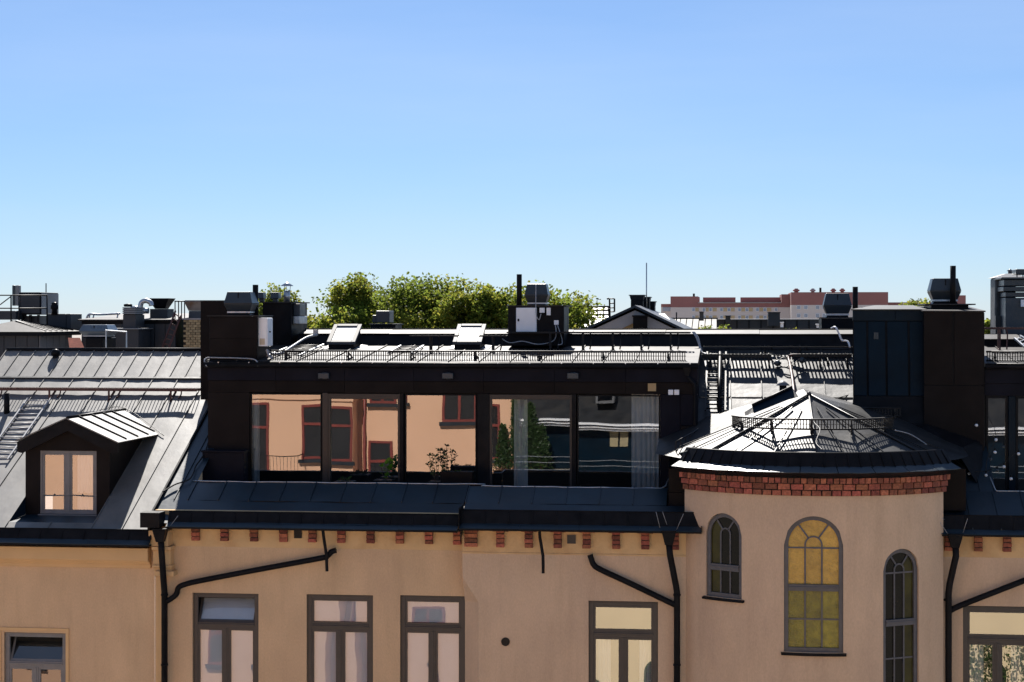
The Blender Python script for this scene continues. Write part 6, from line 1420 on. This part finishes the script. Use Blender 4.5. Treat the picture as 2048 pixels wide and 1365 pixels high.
tree('small bushy tree right of the pair in front of the pale roof', 1425,641,30,1.5,2.6,27,4200, ls=.12)
tree('round bushy tree top in front of the long dark roof', 1605,641,30,1.4,2.6,28,4500, ls=.12)
tree('smallest leafy tree top left of the round one before the dark roof', 1580,652,30,.7,1.6,29,1200, ls=.11)

# ================================================================ houses across the courtyard (seen in the panes)
YO = -42.0
VY = 2*(YG+.06)-YO
RX = lambda px: XA(px, VY)
RZ = lambda px, py: ZA(px, py, VY)
opp = T('courtyard_house', 'salmon rendered house with red-brown windows mirrored in the glazing', 'building', (0, YO, 0))
def oplate(nm, x0, x1, z0, z1, y, m, d=.1): b = MB(); b.box(x0,x1,y-d,y,z0,z1); return opp.part(nm, b, m)
xo0, xo1 = -34.0, RX(1046)
xbay = RX(714)
yb_ = YO+1.2
zbt = RZ(600,797)
b = MB(); b.box(xo0,xo1,YO-8,YO,0,CZ+1.5); opp.part('wall', b, M['salmon'])
b = MB(); b.box(xo0+.01,xbay,YO+.001,yb_,0,zbt); opp.part('bay', b, M['salmon'])
b = MB(); b.box(xo0,xbay+.12,YO+.001,yb_+.16,zbt+.001,zbt+.25); opp.part('bay_cornice', b, M['darkblue'])
b = MB(); b.box(xo0,xbay+.06,YO+.001,yb_+.08,zbt-.32,zbt-.002); opp.part('bay_frieze', b, M['salmon'])
def owin(x0, x1, z0, z1, y, cols=2, tr=.7, sill=True):
    f = MB(); ring(f, x0, x1, z0, z1, y+.005, y+.06, .11)
    zt_ = z0+(z1-z0)*tr
    if tr < 1: f.box(x0+.11, x1-.11, y+.006, y+.065, zt_-.06, zt_+.06)
    for i in range(1, cols): xm = x0+(x1-x0)*i/cols; f.box(xm-.06, xm+.06, y+.007, y+.063, z0+.11, z1-.11)
    W_ = opp.part('window', f, M['redframe'])
    b = MB(); b.quad((x0+.1,y+.02,z0+.1),(x0+.1,y+.02,z1-.1),(x1-.1,y+.02,z1-.1),(x1-.1,y+.02,z0+.1)); opp.part('pane', b, M['glassopp'], W_)
    if sill: b = MB(); b.box(x0-.12, x1+.12, y+.004, y+.2, z0-.16, z0-.003); opp.part('sill', b, M['darkblue'], W_)
    return W_
def rwin(a, c, p0, p1, y, **k): return owin(min(RX(a),RX(c)), max(RX(a),RX(c)), RZ(a,p1), RZ(a,p0), y, **k)
rwin(505,560,818,960,yb_,cols=1,tr=.68,sill=False)
rwin(625,713,820,928,yb_,cols=2,tr=.66)
rwin(738,790,760,816,YO,cols=2,tr=1)
rwin(864,930,730,856,YO,cols=2,tr=.75)
rwin(735,783,892,990,YO,cols=1,tr=.6,sill=False)
rwin(985,1012,820,930,YO,cols=1,tr=.62)
for k in range(9):
    x = xo0+1.2+k*3.0
    for zl in (CZ-15.9, CZ-19.2):
        yy = yb_ if x+1.5 < xbay else YO
        if abs(x+.7-xbay) > 1.4: owin(x, x+1.4, zl, zl+2.1, yy)
b = MB(); b.tube([(RX(728),YO+.14,0),(RX(728),YO+.14,CZ+1.4)], .07, 10); opp.part('downpipe', b, M['redframe'])
b = MB(); b.box(xbay+.01,xo1,YO+.002,YO+.06,CZ-11.2,CZ-10.95); opp.part('string_course', b, M['trim'])
b = MB(); b.box(xo0+.02,xbay,yb_+.002,yb_+.06,CZ-11.2,CZ-10.95); opp.part('string_course', b, M['trim'])
zba = RZ(560,956)
bal = T('balcony', 'small iron balcony mirrored in the leftmost pane', 'balcony', (RX(560),yb_,zba))
x0, x1 = RX(498), RX(628)
b = MB(); b.box(x0,x1,yb_,yb_+1.1,zba-.12,zba); bal.part('slab', b, M['greytrim'])
b = MB(); b.box(x0,x1,yb_+1.06,yb_+1.1,zba+.92,zba+.96); b.box(x0,x0+.04,yb_,yb_+1.1,zba+.92,zba+.96); b.box(x1-.04,x1,yb_,yb_+1.1,zba+.92,zba+.96); bal.part('handrail', b, M['iron'])
b = MB()
for i in range(20): xx = x0+(x1-x0)*i/19; b.box(xx-.008,xx+.008,yb_+1.07,yb_+1.09,zba,zba+.92)
bal.part('balusters', b, M['iron'], kind='stuff')
# dark wing with set-back roof storey
dw = T('dark_roof_wing', 'dark mansard wing with a pale awning line mirrored in the right-hand panes', 'building', (RX(1200),YO,0))
x0, x1 = xo1+.05, 26.0
zled = RZ(1200,952)
b = MB(); b.box(x0,x1,YO-6,YO+1.0,0,zled); dw.part('wall', b, M['creamopp'])
b = MB(); b.box(x0,x1,YO-6,YO-.6,zled+.001,RZ(1200,864)); dw.part('roof_storey', b, M['blueclad'])
b = MB(); b.hexa([(x0,YO-.4,RZ(1200,862)),(x1,YO-.4,RZ(1200,862)),(x1,YO-6,RZ(1200,862)),(x0,YO-6,RZ(1200,862))][::1],[(x0,YO-3.2,RZ(1200,760)),(x1,YO-3.2,RZ(1200,760)),(x1,YO-6,RZ(1200,760)),(x0,YO-6,RZ(1200,760))]); dw.part('mansard_roof', b, M['roof'])
for i,p in enumerate((850,856,861)):
    b = MB(); b.box(x0,x1,YO-.5,YO+.1-.12*i,RZ(1200,p+3.2),RZ(1200,p)); dw.part('awning_strip', b, M['white'])
for p in (922,933):
    b = MB(); b.box(x0,x1,YO+.86,YO+.9,RZ(1200,p+1.2),RZ(1200,p)); dw.part('terrace_rail', b, M['galv'])
b = MB(); b.box(x0,x1,YO+.9,YO+1.05,zled+.001,zled+.12); dw.part('ledge', b, M['zinc'])
W_ = None
for a,c in ((1204,1222),(1226,1243)):
    b = MB(); b.box(RX(a),RX(c),YO-.59,YO-.54,RZ(1220,898),RZ(1220,866)); dw.part('window_blind', b, M['dimcream'])
for k in range(8):      # arched windows of the lower floors, mirrored in the pale panes
    xw = x0+1.0+k*2.6; zl = RZ(1250,1290+ (k%2)*10)
    for zz in (zl, zl-3.4):
        f = MB(); f.box(xw,xw+.08,YO+1.005,YO+1.06,zz-1.7,zz); f.box(xw+.92,xw+1.0,YO+1.005,YO+1.06,zz-1.7,zz); f.box(xw+.46,xw+.54,YO+1.005,YO+1.055,zz-1.7,zz+.35); f.box(xw+.08,xw+.92,YO+1.005,YO+1.05,zz-.05,zz+.03)
        for i in range(10):
            a, c = math.pi*i/10, math.pi*(i+1)/10; q_ = lambda r, g_, yy: (xw+.5-r*math.cos(g_), yy, zz+r*math.sin(g_)); f.hexa([q_(.42,a,YO+1.06),q_(.5,a,YO+1.06),q_(.5,a,YO+1.005),q_(.42,a,YO+1.005)],[q_(.42,c,YO+1.06),q_(.5,c,YO+1.06),q_(.5,c,YO+1.005),q_(.42,c,YO+1.005)])
        W2_ = dw.part('arched_window', f, M['leafdark'])
        g_ = MB(); g_.add([(xw+.05,YO+1.02,zz-1.68),(xw+.95,YO+1.02,zz-1.68)]+[(xw+.5+.45*math.cos(math.pi*i/10),YO+1.02,zz+.45*math.sin(math.pi*i/10)) for i in range(11)], [tuple(range(13))[::-1]]); dw.part('pane', g_, M['glassopp'], W2_)
b = MB(); ring(b, RX(1176), RX(1212), RZ(1190,812), RZ(1190,785), YO-1.8, YO-1.0, .1); dw.part('roof_window', b, M['galvflat'])
def shrub(label, px, pyt, w, seed, n=1600):
    r = random.Random(seed); x = RX(px); zt = RZ(px,pyt); h = zt-zled
    t = T('shrub', label, 'shrub', (x,YO+.4,zled), 'shrubs across the courtyard')
    b = MB(); b.tube([(x,YO+.4,zled),(x,YO+.4,zt-.2)], .04, 6); t.part('stem', b, M['bark'])
    b = MB()
    for i in range(n):
        u = r.random()**.8; R_ = w*.5*(1-u*.75)*r.uniform(.3,1); g_ = r.uniform(0,6.28); p = Vector((x+R_*math.cos(g_),YO+.4+R_*math.sin(g_)*.8,zled+.1+u*h*.95)); d = Vector((r.uniform(-1,1),r.uniform(-1,1),r.uniform(-1,1))).normalized(); s_ = d.cross(Vector((.3,.5,r.random()))).normalized(); L = r.uniform(.08,.16)
        b.add([p,p+d*L*.5+s_*L*.35,p+d*L,p+d*L*.5-s_*L*.35],[(0,1,2,3)])
    t.part('foliage', b, M['leafdark'], kind='stuff')
shrub('tall pointed shrub mirrored in the right sliding door', 1076,815,1.5,31)
shrub('mid-height bushy shrub mirrored beside the tall pointed one', 1097,862,1.4,32)
shrub('slim climbing shrub mirrored at the left of the right sliding door', 1020,860,.9,33)
shrub('loose tall shrub mirrored between the slim and the pointed one', 1045,800,.7,34)

# courtyard creeper mirrored in the lowest right-hand window
r = random.Random(77); xc_ = RX(2010); t = T('creeper', 'leafy creeper mirrored in the lowest window at the right edge', 'creeper', (xc_,YO+1.6,0))
b = MB(); b.tube([(xc_,YO+1.4,0),(xc_+.2,YO+1.4,RZ(2010,1330))], .09, 7); t.part('stem', b, M['bark'])
b = MB()
for i in range(5200):
    zt_ = RZ(2010,1215); z = zt_-abs(r.gauss(0,2.2)); wv = .7+ (zt_-z)*.55; x = xc_+.9+r.gauss(0,wv); d = Vector((r.uniform(-1,1),r.uniform(-1,1),r.uniform(-1,1))).normalized(); s_ = d.cross(Vector((.3,.5,r.random()))).normalized(); L = r.uniform(.08,.18); p = Vector((x,YO+1.1+r.random()*.7,z))
    b.add([p,p+d*L*.5+s_*L*.35,p+d*L,p+d*L*.5-s_*L*.35],[(0,1,2,3)])
t.part('foliage', b, M['leafdark'], kind='stuff')
